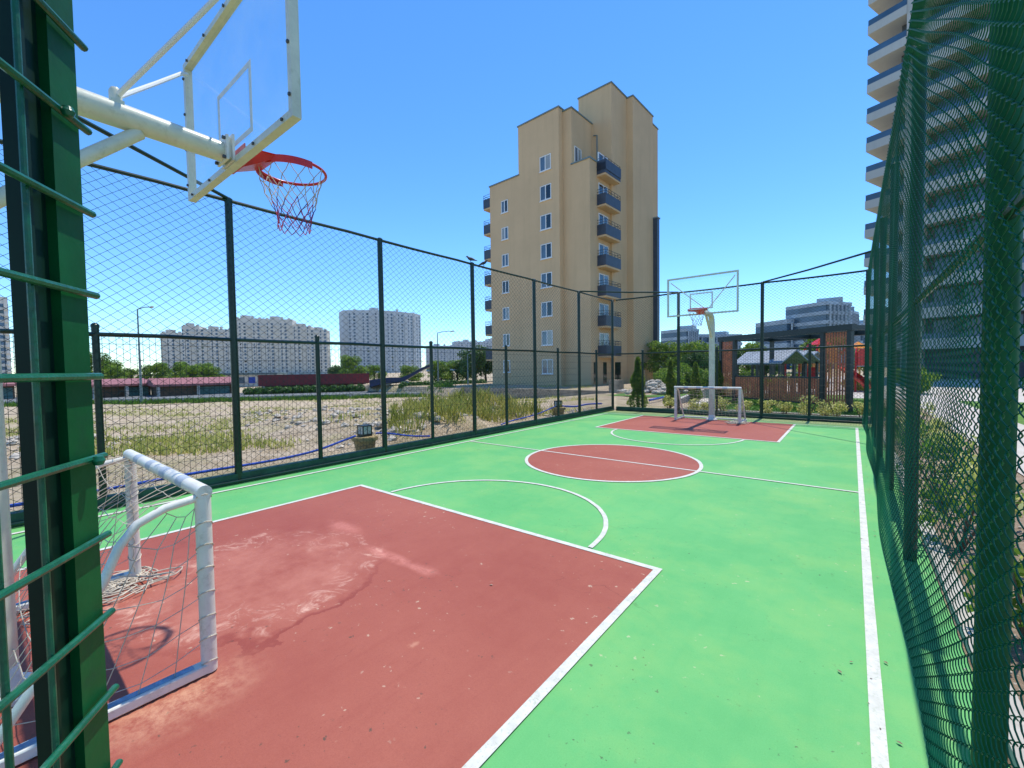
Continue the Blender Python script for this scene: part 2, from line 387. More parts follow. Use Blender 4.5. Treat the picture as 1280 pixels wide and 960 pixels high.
scene.view_settings.view_transform = 'Standard'; scene.view_settings.look = 'None'; scene.view_settings.exposure = 0

# ------------------------------------------------------------------ layout constants
XL, XR = -7.0, .30          # side fence planes
YN, YF = -1.12, 14.82       # end fence planes
ZT, ZM = 4.08, 2.1
CX, CY = -3.29, 6.84
ss = lambda a, b, x: max(0, min(1, (x-a)/(b-a)))**2*(3-2*max(0, min(1, (x-a)/(b-a))))
D1 = Vector((.05007, .99875)); B2 = Vector((-.99875, .05007))
def rotf(p):                # building frame (x to its right, y away) -> world
    return (-p[0]*B2.x + p[1]*D1.x, -p[0]*B2.y + p[1]*D1.y, p[2])
MOUNDS = [(at(410,500,17), 2.6, .55), (at(350,500,24), 3.2, .4), (at(520,520,10.5), 1.3, .35), (at(460,515,13), 2.0, .4), (at(590,520,11), 1.2, .25), (at(25,515,10), 1.8, .45), (at(560,510,16), 1.8, .5), (at(610,505,14), 1.4, .45)]
def tz(x, y):
    d = -7.4-x
    z = -.03
    if d > 0:
        z = -.03-1.0*ss(2, 17, d)
        amp = ss(.2, 2, d)*(1-ss(55, 70, d))
        z += amp*(.11*noise.noise(Vector((x*.55, y*.55, 0)))+.05*noise.noise(Vector((x*1.7, y*1.7, 3))))
        for c, r, h in MOUNDS:
            q = ((x-c.x)**2+(y-c.y)**2)/r**2
            if q < 6: z += h*math.exp(-q)*(1+.5*noise.noise(Vector((x*2, y*2, 9))))
        # terrace round the sand coloured block
        v = x*D1.x+y*D1.y; u = x*B2.x+y*B2.y
        if v > 25: z = z+(-.12-z)*ss(26.2, 26.6, v)*ss(8, 12, u)*(1-ss(60, 75, u))
    return z
# ------------------------------------------------------------------ ground
def axis(a, b, step, lo, hi):
    xs = []; x = a
    while x < b: xs.append(x); x += step
    xs.append(b)
    s = step; x = a
    while x > lo: s *= 1.35; x -= s; xs.insert(0, x)
    s = step; x = b
    while x < hi: s *= 1.35; x += s; xs.append(x)
    return xs
xs = axis(-42, -6.0, .42, -2500, 2500); ys = axis(-6, 40, .42, -2500, 2500)
mb = MB(); nx = len(xs)
mb.add([(x, y, tz(x, y)) for y in ys for x in xs], [(j*nx+i, j*nx+i+1, (j+1)*nx+i+1, (j+1)*nx+i) for j in range(len(ys)-1) for i in range(nx-1)])
struct('ground', mb, 'dirt')
mb = MB(); mb.box((XL-.02, YN-.05, -.2), (XR+.21, YF+.02, 0)); struct('court_surface', mb, 'green')
def sheet(name, poly, z, mat):
    mb = MB(); mb.add([(p[0], p[1], z) for p in poly], [tuple(range(len(poly)))]); return struct(name, mb, mat)
HB = 2.10; YB = 3.32; YE = -.04
sheet('goal_area', [(CX-HB, YE), (CX+HB, YE), (CX+HB, YB), (CX-HB, YB)], .004, 'red')
yb2 = 2*CY-YB; ye2 = 2*CY-YE
sheet('goal_area', [(CX-HB, yb2), (CX+HB, yb2), (CX+HB, ye2), (CX-HB, ye2)], .004, 'red')
sheet('centre_circle', [(CX+1.46*math.cos(R(a)), CY+1.46*math.sin(R(a))) for a in range(0, 360, 4)], .004, 'red')
def strip(mb, a, b, w, z=.008):
    a = Vector(a); b = Vector(b); d = (b-a).normalized(); n = Vector((-d.y, d.x))*w/2; N = max(2, int((b-a).length/.25))
    pts = []
    for i in range(N+1):
        p = a+(b-a)*i/N; e1 = 1+.03*noise.noise(Vector((p.x*9, p.y*9, 1))); e2 = 1+.03*noise.noise(Vector((p.x*9, p.y*9, 5)))
        pts += [(p.x+n.x*e1, p.y+n.y*e1, z), (p.x-n.x*e2, p.y-n.y*e2, z)]
    mb.add(pts, [(2*i, 2*i+1, 2*i+3, 2*i+2) for i in range(N)])
def arc(mb, c, r, a0, a1, w, z=.008):
    N = 72; pts = []
    for i in range(N+1):
        a = R(a0+(a1-a0)*i/N); e = .004*noise.noise(Vector((i*.4, c[1], 2)))
        for q in (r-w/2+e, r+w/2+e): pts.append((c[0]+q*math.cos(a), c[1]+q*math.sin(a), z))
    mb.add(pts, [(2*i, 2*i+1, 2*i+3, 2*i+2) for i in range(N)])
LW = .056; SX0, SX1 = -6.68, .107
mb = MB()
for sx in (SX0, SX1): strip(mb, (sx, YE), (sx, ye2), LW)
for (y0, y1) in ((YB, YE), (yb2, ye2)):
    s = 1 if y1 > y0 else -1
    strip(mb, (CX-HB-LW/2, y0-s*0), (CX+HB+LW/2, y0), LW)
    for sx in (CX-HB, CX+HB): strip(mb, (sx, y0+s*LW/2), (sx, y1-s*.02), LW)
for y in (YE, ye2):
    strip(mb, (SX0+LW/2, y), (CX-HB-LW/2, y), LW*.8); strip(mb, (CX+HB+LW/2, y), (SX1-LW/2, y), LW*.8)
strip(mb, (SX0+LW/2, CY), (CX-1.46-LW/2, CY), LW*.8); strip(mb, (CX+1.46+LW/2, CY), (SX1-LW/2, CY), LW*.8)
strip(mb, (CX-1.46+LW/2, CY), (CX+1.46-LW/2, CY), LW*.8)
arc(mb, (CX, CY), 1.46, 0, 360, LW)
arc(mb, (CX, YB+LW/2), 1.47, 1, 179, LW*.85); arc(mb, (CX, yb2-LW/2), 1.47, 181, 359, LW*.85)
struct('court_lines', mb, 'line')

# ------------------------------------------------------------------ fences
def lerp(a, b, t): return a+(b-a)*t
def mesh_net(P0, P1, z0, z1, pitch_h=.135, pitch_v=.108, r=.0025, off=0.0, seed=0):
    """diamond cord net between two plan points: straight cords clipped to the bay"""
    P0 = Vector(P0); P1 = Vector(P1); L = (P1-P0).length; d = (P1-P0)/L; nrm = Vector((-d.y, d.x))
    mb = MB(); H = z1-z0; k = pitch_v/pitch_h
    def pt(s, z):
        b = .018*math.sin(s/L*math.pi)*math.sin((z-z0)/H*math.pi*1.0)
        j = .012*noise.noise(Vector((s*.9+seed, z*.9, 4)))
        q = P0+d*(s+j)+nrm*(off+b); return (q.x, q.y, z+.012*noise.noise(Vector((s*.8, z*.8+seed, 7))))
    N = int((L+H/k)/pitch_h)+2
    for sg in (1, -1):
        for i in range(N):
            s0 = i*pitch_h-(H/k if sg > 0 else 0)
            a, b = (s0, s0+H/k) if sg > 0 else (s0+0, s0-H/k)
            # line from (a,z0) to (b,z1)
            t0, t1 = 0.0, 1.0; dx = b-a
            lo, hi = (0-a)/dx, (L-a)/dx
            if lo > hi: lo, hi = hi, lo
            t0 = max(t0, lo); t1 = min(t1, hi)
            if t1-t0 < .01: continue
            M_ = max(2, int((t1-t0)*8))
            mb.path([pt(a+dx*(t0+(t1-t0)*q/M_), z0+H*(t0+(t1-t0)*q/M_)) for q in range(M_+1)], r, 3, cap=False)
    return mb
def weld_panel(P0, P1, z0, z1, off=0, r=.0022, sp=.062, sh=.195):
    P0 = Vector(P0); P1 = Vector(P1); L = (P1-P0).length; d = (P1-P0)/L; nrm = Vector((-d.y, d.x))*off
    mb = MB(); n = int(L/sp)
    for i in range(1, n):
        q = P0+d*(L*i/n)+nrm; mb.path([(q.x, q.y, z0), (q.x, q.y, z1)], r, 4)
    z = z0+.06
    while z < z1:
        a = P0+nrm; b = P1+nrm; mb.path([(a.x, a.y, z), (b.x, b.y, z)], r*1.15, 4); z += sh
    return mb
def post_mb(x, y, z, r=.048, z0=0):
    mb = MB(); mb.lathe([(r, z0), (r, z-.02), (r*1.12, z-.02), (r*1.12, z+.015), (r*.6, z+.035)], (x, y, 0), 14); return mb
def fence(name, label, tall, short, ax, nets, inner, kerb=True, weld=True, rails=True):
    """tall: list of tall post plan points (ordered). inner: sign of the offset to the court side"""
    t = thing(name, label, 'fence', (tall[0][0], tall[0][1], 0))
    for p in tall:
        if p[0] != XL+.15: post_mb(p[0], p[1], ZT).build('post', 'fgreen', t)
    for p in short: post_mb(p[0], p[1], ZM+.09, .036).build('short_post', 'fgreen', t)
    a, b = Vector(tall[0]), Vector(tall[-1]); d = (b-a).normalized(); n = Vector((-d.y, d.x))*inner
    for z, r, nm in ((ZT, .026, 'top_rail'), (ZM, .026, 'middle_rail')):
        mb = MB(); N = 24; mb.path([(lerp(a, b, i/N).x, lerp(a, b, i/N).y, z-.012*abs(math.sin(i/N*math.pi*(len(tall)-1)))) for i in range(N+1)], r, 8); mb.build(nm, 'fgreen', t)
    if kerb:
        mb = MB(); o1 = n*.04; o2 = -n*.10
        poly = [a+o1, b+o1, b+o2, a+o2]; mb.prism([(p.x, p.y) for p in poly], .002, .15)
        mb.build('kerb', 'kerbgreen', t)
        mb = MB(); q = n*.075; mb.path([(lerp(a, b, i/40).x+q.x, lerp(a, b, i/40).y+q.y, .045+.012*noise.noise(Vector((i*.7, 0, 0)))) for i in range(41)], .016, 8); mb.build('bottom_rail', 'fgreen', t)
    for i in range(len(tall)-1):
        A, B = Vector(tall[i]), Vector(tall[i+1])
        mesh_net(A, B, .16, ZT-.02, .135 if ax else .108, .108 if ax else .085, off=inner*.05, seed=i*3.1).build('net', 'netline', t)
        if weld: weld_panel(A, B, .17, ZM-.02, off=-inner*.03).build('wire_panel', 'netline', t)
    return t
YP = [-1.12, 2.34-1.9, 2.34, 4.84, 7.34, 9.83, 12.33, YF]; YP = [-1.12, 2.34, 4.84, 7.34, 9.83, 12.33, YF]
fence('side_fence', 'tall dark green net fence on the left, between court and dusty plot', [(XL, y) for y in YP],
      [(XL-.01, y) for y in (-.05, .90, 3.58, 6.05, 8.56, 11.05, 13.55)], 1, True, -1)
fence('end_fence', 'tall dark green net fence behind the far goal, in front of the garden', [(XL+.15, YF), (-4.6, YF), (-2.14, YF), (XR, YF)],
      [(-5.85, YF+.01), (-3.4, YF+.01), (-.95, YF+.01)], 0, True, -1)
fence('end_fence', 'green net fence at the near end of the court, behind the near goal', [(XL+.15, YN), (-4.55, YN), (-2.1, YN), (-1.0, YN)],
      [(-5.8, YN), (-3.3, YN)], 0, True, 1, weld=False)
# corner braces
for (a, b, lb) in (((XL, 12.33), (-4.6, YF), 'diagonal corner bar at fence top beside the beige block'), ((-2.14, YF), (XR, 12.45), 'diagonal corner bar at fence top above the pergola'), ((XL, 2.34), (-4.55, YN), 'diagonal corner bar at fence top behind the near hoop arm')):
    mb = MB(); mb.path([(a[0], a[1], ZT+.02), ((a[0]+b[0])/2, (a[1]+b[1])/2, ZT+.0), (b[0], b[1], ZT+.02)], .024, 8)
    tag(mb.build('corner_brace', 'fgreen'), lb, 'fence brace')

# right side: chain link curtain
RP = [(XR+.09, y) for y in (-.78, 2.16, 4.74, 7.24, 9.75, 12.25)]
rf = thing('chain_link_fence', 'sagging green chain link fence on green posts along the right sideline', 'fence', (XR, 0, 0))
for p in RP: post_mb(p[0], p[1], ZT, .044).build('post', 'fgreen2' if p[1] < 3 else 'fgreen', rf)
mb = MB(); mb.path([(XR+.02, y, ZT) for y in (-.78, 3, 7, 11, YF)], .024, 8); mb.build('top_rail', 'fgreen', rf)
mb = MB(); mb.path([(XR+.09, y, ZM) for y in (-.78, 3, 7, 11, YF)], .022, 8); mb.build('middle_rail', 'fgreen', rf)
def curtain(y, z):
    h = z/ZT; k = math.sin(min(1, h)*math.pi)**.8
    b = k*(.016*math.sin(y*1.7+.6)+.009*math.sin(y*3.9+z*.5))
    low = (1-ss(0, .7, z))*(.022*math.sin(y*1.3+1)+.045)
    return XR-.008-.012*k-b-low
PW = .046
def chain_part(y0, y1, z0, z1, r, sides, per):
    """each wire is a flattened coil standing upright and hooked into its neighbours"""
    mb = MB(); n = int((y1-y0)/PW); pz = PW*1.22; N = int((z1-z0)/pz*per)
    V = mb.v; Fc = mb.f
    ca = [(math.cos(6.2832*k/sides)*r, math.sin(6.2832*k/sides)*r) for k in range(sides)]
    for i in range(n):
        yc = y0+(i+.5)*PW; ph = math.pi*(i % 2); o = len(V)
        xs_ = None
        for j in range(N+1):
            z = z0+j*pz/per; th = 6.2832*j/per+ph
            cy = math.cos(th); tri = cy*(1.12-.12*cy*cy)
            yy = yc+PW*.56*tri+.007*noise.noise(Vector((yc*.7, z*.9, 3)))
            x = curtain(yy, z)+.0055*math.sin(th)
            # the ring lies roughly across the wire: its tangent is mostly in the y-z plane
            ty, tz_ = -PW*.56*math.sin(th)*6.2832, pz; L = math.hypot(ty, tz_); ny, nz = -tz_/L, ty/L
            for (c1, c2) in ca: V.append((x+c1, yy+ny*c2, z+nz*c2))
        for j in range(N):
            for k in range(sides): q = (k+1) % sides; Fc.append((o+j*sides+k, o+j*sides+q, o+(j+1)*sides+q, o+(j+1)*sides+k))
    return mb
chain_part(-.7, 4.2, .01, ZT, .00185, 4, 8).build('chain_link_mesh', 'chain', rf)
chain_part(4.2, YF-.05, .01, ZT, .0021, 3, 6).build('chain_link_mesh', 'chain', rf)

# gate leaf standing open beside the camera
Q = Vector((-.725, .0875)); DP = Vector((-.812, .583)).normalized(); NP = Vector((DP.y, -DP.x))   # NP towards the camera side
if NP.dot(Vector((0,0))-Q) < 0: NP = -NP
GL = thing('gate', 'green wire mesh gate leaf standing open right beside the viewer', 'gate', (Q.x, Q.y, 0))
def gp(s, o, z): p = Q-DP*s+NP*o; return (p.x, p.y, z)
def gbox(mb, s0, s1, o0, o1, z0, z1):
    P = [gp(s0,o0,0), gp(s1,o0,0), gp(s1,o1,0), gp(s0,o1,0)]; mb.prism([(p[0], p[1]) for p in P], z0, z1)
mb = MB(); gbox(mb, .0, .043, -.020, .0, .03, 2.5)
mb.build('frame_post', 'fgreen2', GL, angle=20)
mb = MB(); gbox(mb, .0432, .073, -.020, -.009, .03, 2.5); gbox(mb, .0732, .078, -.020, -.001, .03, 2.5)
mb.build('rear_flange', 'gateshade', GL, angle=20)
mb = MB(); gbox(mb, 1.38, 1.44, -.05, .0, .03, 2.5); mb.build('hinge_post', 'fgreen', GL, angle=20)
mb = MB(); gbox(mb, .1, 1.38, -.045, -.005, 2.46, 2.5); gbox(mb, .1, 1.38, -.045, -.005, .03, .07); mb.build('crossbar', 'fgreen', GL, angle=20)
mb = MB(); z = .14
while z < 2.46:
    mb.path([gp(-.006, .006, z), gp(.3, .006, z), gp(.8, .006, z), gp(1.42, .006, z)], .0042, 8); z += .0985
mb.build('horizontal_wires', 'gatewire', GL)
mb = MB(); s = .083
while s < 1.38: mb.path([gp(s, -.001, .05), gp(s, -.001, 2.48)], .003, 8); s += .055
mb.build('vertical_wires', 'gatewire', GL)
for (s_, z_) in ((.040, 1.908), (.018, 1.513)):
    p = gp(s_, .013, z_+.004); mb = MB(); mb.lathe([(.001,-.006), (.0045,-.005), (.0065,0), (.0045,.005), (.001,.006)], p, 12); mb.build('wire_clip', 'gatewire', GL)

# ------------------------------------------------------------------ basketball hoops (local: pole base at origin, facing +y)
def make_hoop(loc, label):
    t = thing('basketball_hoop', label, 'basketball hoop', (0, 0, 0), 'basketball hoops at the two ends of the court')
    mb = MB(); mb.path([(0,0,0.02), (0,0,1.0), (0,0,2.3), (0,0,2.82), (0,.03,2.98), (0,.12,3.08), (0,.26,3.115)], [.085,.083,.082,.080,.078,.077,.076], 22); mb.build('pole', 'cream', t)
    mb = MB(); mb.lathe([(.16,.008), (.16,.03), (.10,.05), (.085,.16), (.074,.17)], (0,0,0), 18); mb.build('base_plate', 'white', t)
    mb = MB(); mb.path([(0,.26,3.115), (0,.7,3.11), (0,1.10,3.10)], [.072,.068,.064], 22); mb.build('arm', 'cream', t)
    mb = MB(); mb.path([(0,.03,2.42), (0,.2,2.60), (0,.40,2.80), (0,.66,3.05)], .036, 14); mb.build('strut', 'cream', t)
    # clamp + V rods
    mb = MB(); mb.lathe([(.03,0), (.03,.10), (.02,.12)], (0,.56,3.14), 10); mb.box((-.05,.53,3.15), (.05,.59,3.18)); mb.build('clamp', 'cream', t)
    for s in (-1, 1):
        mb = MB(); mb.path([(s*.02,.57,3.22), (s*.42,.84,3.60), (s*.80,1.09,3.96), (s*.83,1.135,3.99)], .014, 8)
        mb.build('brace_rod', 'whiterod', t)
    # board
    bb = thing_child('backboard', t)
    W, z0, z1, y = .92, 3.02, 4.10, 1.16
    mb = MB(); q = .042
    for a, b in (((-W, y-.028, z0), (W, y+.022, z0+q)), ((-W, y-.028, z1-q), (W, y+.022, z1)), ((-W, y-.0285, z0+q), (-W+q, y+.022, z1-q)), ((W-q, y-.0285, z0+q), (W, y+.022, z1-q))): mb.box(a, b)
    fr = mb.build('frame', 'cream', bb, angle=20)
    mb = MB(); mb.add([(-W+q, y, z0+q), (W-q, y, z0+q), (W-q, y, z1-q), (-W+q, y, z1-q)], [(0,1,2,3)]); mb.build('acrylic_sheet', 'acrylic', bb, angle=20)
    mb = MB(); w2, a0, a1, e = .30, 3.17, 3.62, .036
    for s in (y+.0075,):
        mb.box((-w2, s, a0), (w2, s+.002, a0+e)); mb.box((-w2, s, a1-e), (w2, s+.002, a1)); mb.box((-w2, s, a0+e), (-w2+e, s+.002, a1-e)); mb.box((w2-e, s, a0+e), (w2, s+.002, a1-e))
    mb.build('target_square', 'white', bb, angle=20)
    bolts = [(-W+.12+i*(2*W-.24)/4, zz) for i in range(5) for zz in (z0+.02, z1-.02)]+[(xx, z0+.12+i*(z1-z0-.24)/3) for i in range(4) for xx in (-W+.02, W-.02)]
    for (bx, bz) in bolts:
        mb = MB(); mb.bevbox((bx-.009, y-.040, bz-.009), (bx+.009, y-.0285, bz+.009), .003); mb.build('bolt', 'bolt', bb)
    mb = MB(); mb.box((-.09, 1.085, 3.03), (.09, 1.10, 3.19)); mb.box((-.075, 1.10, 3.05), (-.055, 1.135, 3.18)); mb.box((.055, 1.10, 3.05), (.075, 1.135, 3.18)); mb.box((-.10, 1.118, 3.03), (.10, 1.131, 3.20)); mb.build('mount_plate', 'white', t)
    for sx in (-.07, .07):
        for zz in (3.045, 3.17): mb = MB(); mb.bevbox((sx-.010, 1.066, zz-.010), (sx+.010, 1.0845, zz+.010), .003); mb.build('bolt', 'bolt', t)
    # rim
    rc = (0, 1.55, 3.13); rim = thing_child('rim', t)
    mb = MB(); mb.path([(rc[0]+.232*math.cos(R(a)), rc[1]+.232*math.sin(R(a)), rc[2]) for a in range(0, 360, 8)], .0105, 10, closed=True)
    mb.build('ring', 'redrim', rim)
    mb = MB()   # flat flange under the back half of the ring
    N = 30; pts = []
    for i in range(N+1):
        a = R(172+196*i/N); 
        for q_, zz in ((.242, .012), (.242, -.038), (.236, -.038), (.236, .012)): pts.append((rc[0]+q_*math.cos(a), rc[1]+q_*math.sin(a), rc[2]+zz))
    mb.add(pts, [(4*i+k, 4*i+(k+1)%4, 4*i+4+(k+1)%4, 4*i+4+k) for i in range(N) for k in range(4)]+[(3,2,1,0), (4*N,4*N+1,4*N+2,4*N+3)])
    mb.build('flange', 'redrim', rim)
    mb = MB(); pl = [(-.11, 1.19, rc[2]+.012), (.11, 1.19, rc[2]+.012), (.17, 1.40, rc[2]+.010), (-.17, 1.40, rc[2]+.010)]
    mb.add([*pl, *[(p[0]*.9, p[1], p[2]-.006) for p in pl], (-.06, 1.19, rc[2]-.11), (.06, 1.19, rc[2]-.11)],
           [(0,1,2,3), (7,6,5,4), (4,8,7), (5,6,9), (8,9,6,7), (0,4,5,1), (1,5,6,2), (2,6,7,3), (3,7,4,0), (4,5,9,8)])
    mb.box((-.115, 1.183, 3.02), (.115, 1.19, 3.16))
    mb.build('bracket', 'redrim', rim, angle=20)
    # net: diamond cords, white above and red and violet below
    rows = [(0, .226), (-.085, .205), (-.165, .178), (-.235, .150), (-.295, .128), (-.35, .118), (-.40, .112)]
    n = 12; top, mid, low = MB(), MB(), MB()
    def P(i, r_): a = 2*math.pi*(i+(.5 if r_ % 2 else 0))/n; rr = rows[r_][1]*(1+.07*math.sin(3*a+r_)); return Vector((rc[0]+rr*math.cos(a), rc[1]+rr*math.sin(a), rc[2]-.012+rows[r_][0]+.012*math.sin(5*a+r_)))
    for r_ in range(6):
        for i in range(n):
            for di in (0, 1):
                a = P(i, r_); b = P(i+di-(0 if r_ % 2 else 1), r_+1); c = (a+b)/2+Vector((rc[0]-a.x, rc[1]-a.y, 0))*.04+Vector((0,0,-.006))
                (top if r_ < 3 else (mid if (i+di) % 2 else low)).path([a, c, b], .0030, 5)
    for i in range(n):
        a = P(i, 6); b = P(i+1, 6); mid.path([a, (a+b)/2+Vector((0,0,-.035)), b], .003, 5)
    nn = thing_child('net', t)
    top.build('white_cords', 'string', nn); mid.build('red_cords', 'netred', nn); low.build('violet_cords', 'netblue', nn)
    t.location = loc
    return t
def thing_child(name, parent):
    o = bpy.data.objects.new(name, None); C.objects.link(o); o.parent = parent; o.empty_display_size = .1; return o
h1 = make_hoop((0,0,0), 'near basketball hoop on a cream arm, close above the viewer')
h1.location = (-3.33, .0, 0)
dup(h1, (-3.26, 13.62, 0), math.pi, 'far basketball hoop on its white pole behind the far goal')

# ------------------------------------------------------------------ small goals (local: centre of the goal mouth at origin, open to +y)
GW, GH = .86, .985
def make_goal(label):
    t = thing('football_goal', label, 'goal', (0,0,0), 'small goals at the two ends of the court')
    for s in (-1, 1):
        mb = MB(); mb.path([(s*GW,0,.01), (s*GW,0,GH-.02)], .037, 18); mb.build('post', 'white', t)
        mb = MB(); mb.path([(s*GW,-.02,GH-.03), (s*GW,-.16,GH-.05), (s*GW,-.27,GH-.10), (s*GW,-.34,GH-.19), (s*GW,-.40,GH-.34), (s*GW,-.62,.30), (s*GW,-.80,.03)], .021, 12); mb.build('side_frame', 'white', t)
        mb = MB(); mb.bevbox((s*GW-.035,-.86,.008), (s*GW+.035,.0,.058), .006); bs = mb.build('base_bar', 'white', t)
        mb = MB(); mb.box((s*GW-.026,-.80,.0585), (s*GW+.016,-.07,.0605)); mb.build('blue_strip', 'bluepaint', bs)
    mb = MB(); mb.path([(-GW-.036,0,GH), (-.3,0,GH), (.3,0,GH), (GW+.036,0,GH)], .036, 18); cb = mb.build('crossbar', 'white', t)
    for x in (-.55,-.2,.15,.5):
        mb = MB(); mb.path([(x,0,GH), (x+.12,0,GH)], .0368, 18); mb.build('tape', 'tape', cb)
    mb = MB(); mb.path([(-GW,-.80,.035), (0,-.80,.035), (GW,-.80,.035)], .024, 12); mb.build('rear_bar', 'white', t)
    # net: side panels, back and roof
    rnd = random.Random(3); mb = MB(); r = .0022
    prof = [(0,GH), (-.16,GH-.03), (-.30,GH-.12), (-.40,GH-.32), (-.62,.32), (-.79,.04)]
    def prof_at(u):
        ls = [math.dist(prof[i], prof[i+1]) for i in range(5)]; T = sum(ls)*u
        for i in range(5):
            if T <= ls[i] or i == 4: k = T/ls[i]; return (lerp(prof[i][0], prof[i+1][0], k), lerp(prof[i][1], prof[i+1][1], k))
            T -= ls[i]
    NU, NV = 13, 17
    def S(i, j):
        y, z = prof_at(i/NU); x = -GW+2*GW*j/NV
        sg = math.sin(j/NV*math.pi)*math.sin(i/NU*math.pi)
        return Vector((x+.02*noise.noise(Vector((i*.9, j*.9, 1))), y-.05*sg, z-.09*sg+.03*noise.noise(Vector((i*.7, j*.7, 5)))*(1 if 0 < i < NU else 0)))
    for i in range(NU+1): mb.path([S(i, j) for j in range(NV+1)], r, 4)
    for j in range(NV+1): mb.path([S(i, j) for i in range(NU+1)], r, 4)
    mb.build('back_net', 'string', t)
    for s in (-1, 1):
        mb = MB(); NZ, NY = 7, 5
        def yb(z):      # rear limit at height z
            for i in range(5):
                (y0, z0), (y1, z1) = prof[i], prof[i+1]
                if z1 <= z <= z0: return lerp(y0, y1, (z0-z)/(z0-z1+1e-9))
            return -.79
        def T(i, k):
            z = .05+(GH-.10)*i/NZ; yr = yb(z)
            u = k/NY
            bow = math.sin(u*math.pi)*math.sin(i/NZ*math.pi)
            return Vector((s*GW+s*.02*bow+.02*noise.noise(Vector((i, k, s*3))), yr*u, z-.10*bow*0-.07*math.sin(u*math.pi)+.03*noise.noise(Vector((i*.8, k*.8, 2+s)))))
        for i in range(NZ+1):
            mb.path([T(i, k) for k in range(NY+1)], r, 4)
            # lashing round the post
            z = T(i, 0).z; mb.path([(s*GW+.040*math.cos(a_*.785), .040*math.sin(a_*.785), z-.0+.028*math.cos(a_*.785)*s) for a_ in range(9)], .0034, 5)
        for k in range(NY+1): mb.path([T(i, k) for i in range(NZ+1)], r, 4)
        mb.path([(s*GW-s*.045+.01*rnd.uniform(-1,1), -.012+.012*rnd.uniform(-1,1), .06+.9*i/30) for i in range(31)], .004, 5)
        mb.build('side_net', 'string', t)
    # loose net heaped on the ground at both feet
    for s, cx in ((-1, -GW+.06),):
        mb = MB()
        for q in range(34):
            a0 = rnd.uniform(0, 6.28); rr = rnd.uniform(.05, .24); cx_, cy_ = cx+rnd.uniform(-.05, .12), -.24+rnd.uniform(-.10, .16)
            pts = []
            for i in range(26):
                a = a0+i*.2; e = rr*(1+.25*math.sin(i*.8+q)+.1*math.sin(i*1.7)); pts.append((cx_+e*math.cos(a)*.9, cy_+e*math.sin(a)*1.25, .014+.030*abs(math.sin(i*.5+q))*(1-rr*2.6)+.004*(q % 4)))
            mb.path(pts, .0055, 5)
        mb.build('loose_net', 'string', t)
    return t
g1 = make_goal('near small white goal with torn net and blue chipped base, beside the open gate'); g1.location = (-3.565, .73, .004)
dup(g1, (-3.25, 12.97, .004), math.pi, 'far small white goal in front of the white hoop pole')

# ------------------------------------------------------------------ pots with lanterns
def pot_and_lantern(x, y, z, s, lp, ll):
    p = thing('plant_pot', lp, 'pot', (x, y, z), 'stone pots along the left fence')
    mb = MB(); mb.lathe([(.15*s,0), (.17*s,.04*s), (.205*s,.27*s), (.245*s,.28*s), (.255*s,.34*s), (.25*s,.355*s)], (x, y, z), 24); mb.build('body', 'pot', p)
    mb = MB(); mb.lathe([(.235*s,.356*s), (.235*s,.362*s)], (x, y, z), 24); mb.build('top_slab', 'pot', p)
    zz = z+.362*s+.002
    l = thing('lantern', ll, 'lantern', (x, y, zz), 'black lanterns on the pots')
    w_, h = .10*s, .215*s
    mb = MB(); mb.box((x-w_, y-w_, zz), (x+w_, y+w_, zz+.045*s)); mb.box((x-w_, y-w_, zz+h-.02*s), (x+w_, y+w_, zz+h))
    for a in (-1, 1):
        for b in (-1, 1): mb.box((x+a*w_-(.018*s if a > 0 else 0), y+b*w_-(.018*s if b > 0 else 0), zz+.045*s), (x+a*w_+(.018*s if a < 0 else 0), y+b*w_+(.018*s if b < 0 else 0), zz+h-.02*s))
    for a in (-1, 1):
        mb.box((x-.004*s, y+a*w_-.006, zz+.045*s), (x+.004*s, y+a*w_+.004, zz+h-.02*s)); mb.box((x+a*w_-.006, y-.004*s, zz+.045*s), (x+a*w_+.004, y+.004*s, zz+h-.02*s))
    mb.build('housing', 'black', l, angle=20)
    mb = MB(); e = w_-.012*s; mb.box((x-e, y-e, zz+.046*s), (x+e, y+e, zz+h-.021*s)); mb.build('glass', 'lampglass', l, angle=20)
pot_and_lantern(-7.48, 4.72, -.03, 1.0, 'nearer yellow stone pot behind the net fence, carrying a lantern', 'nearer black lantern with frosted panes on the pot by the fence')
pot_and_lantern(-7.62, 12.0, -.05, 1.0, 'farther stone pot at the far corner of the left fence', 'farther black lantern on the pot at the far corner of the fence')
# blue pipes and cables on the ground outside the fence
def hose(pts, r, mat, name, label, cat, grp=None):
    sm = []
    P = [Vector(p) for p in pts]
    for i in range(len(P)-1):
        p0 = P[max(i-1,0)]; p1 = P[i]; p2 = P[i+1]; p3 = P[min(i+2, len(P)-1)]
        for k in range(6):
            t_ = k/6; sm.append(.5*((2*p1)+(p2-p0)*t_+(2*p0-5*p1+4*p2-p3)*t_**2+(3*p1-p0-3*p2+p3)*t_**3))
    sm.append(P[-1]); mb = MB(); mb.path(sm, r, 8); tag(mb.build(name, mat), label, cat, grp)
hose([(-7.22,-.8,.20), (-7.20,.6,.19), (-7.22,1.8,.21), (-7.24,2.8,.20), (-7.30,3.6,.23), (-7.36,4.25,.34), (-7.42,4.48,.37)], .020, 'hose', 'water_pipe', 'blue plastic pipe along the left fence, running up to the nearer pot', 'pipe')
hose([(-7.45,4.95,.36), (-7.42,5.2,.33), (-7.30,5.7,.22), (-7.28,6.2,.15)], .018, 'hose', 'water_pipe', 'short blue pipe sagging from the nearer pot towards the half way line', 'pipe')
hose([(-7.25,8.6,.14), (-7.25,9.2,.20), (-7.3,10.2,.24), (-7.45,11.2,.32), (-7.6,11.8,.36)], .018, 'hose', 'water_pipe', 'blue pipe behind the fence leading up to the farther pot', 'pipe')
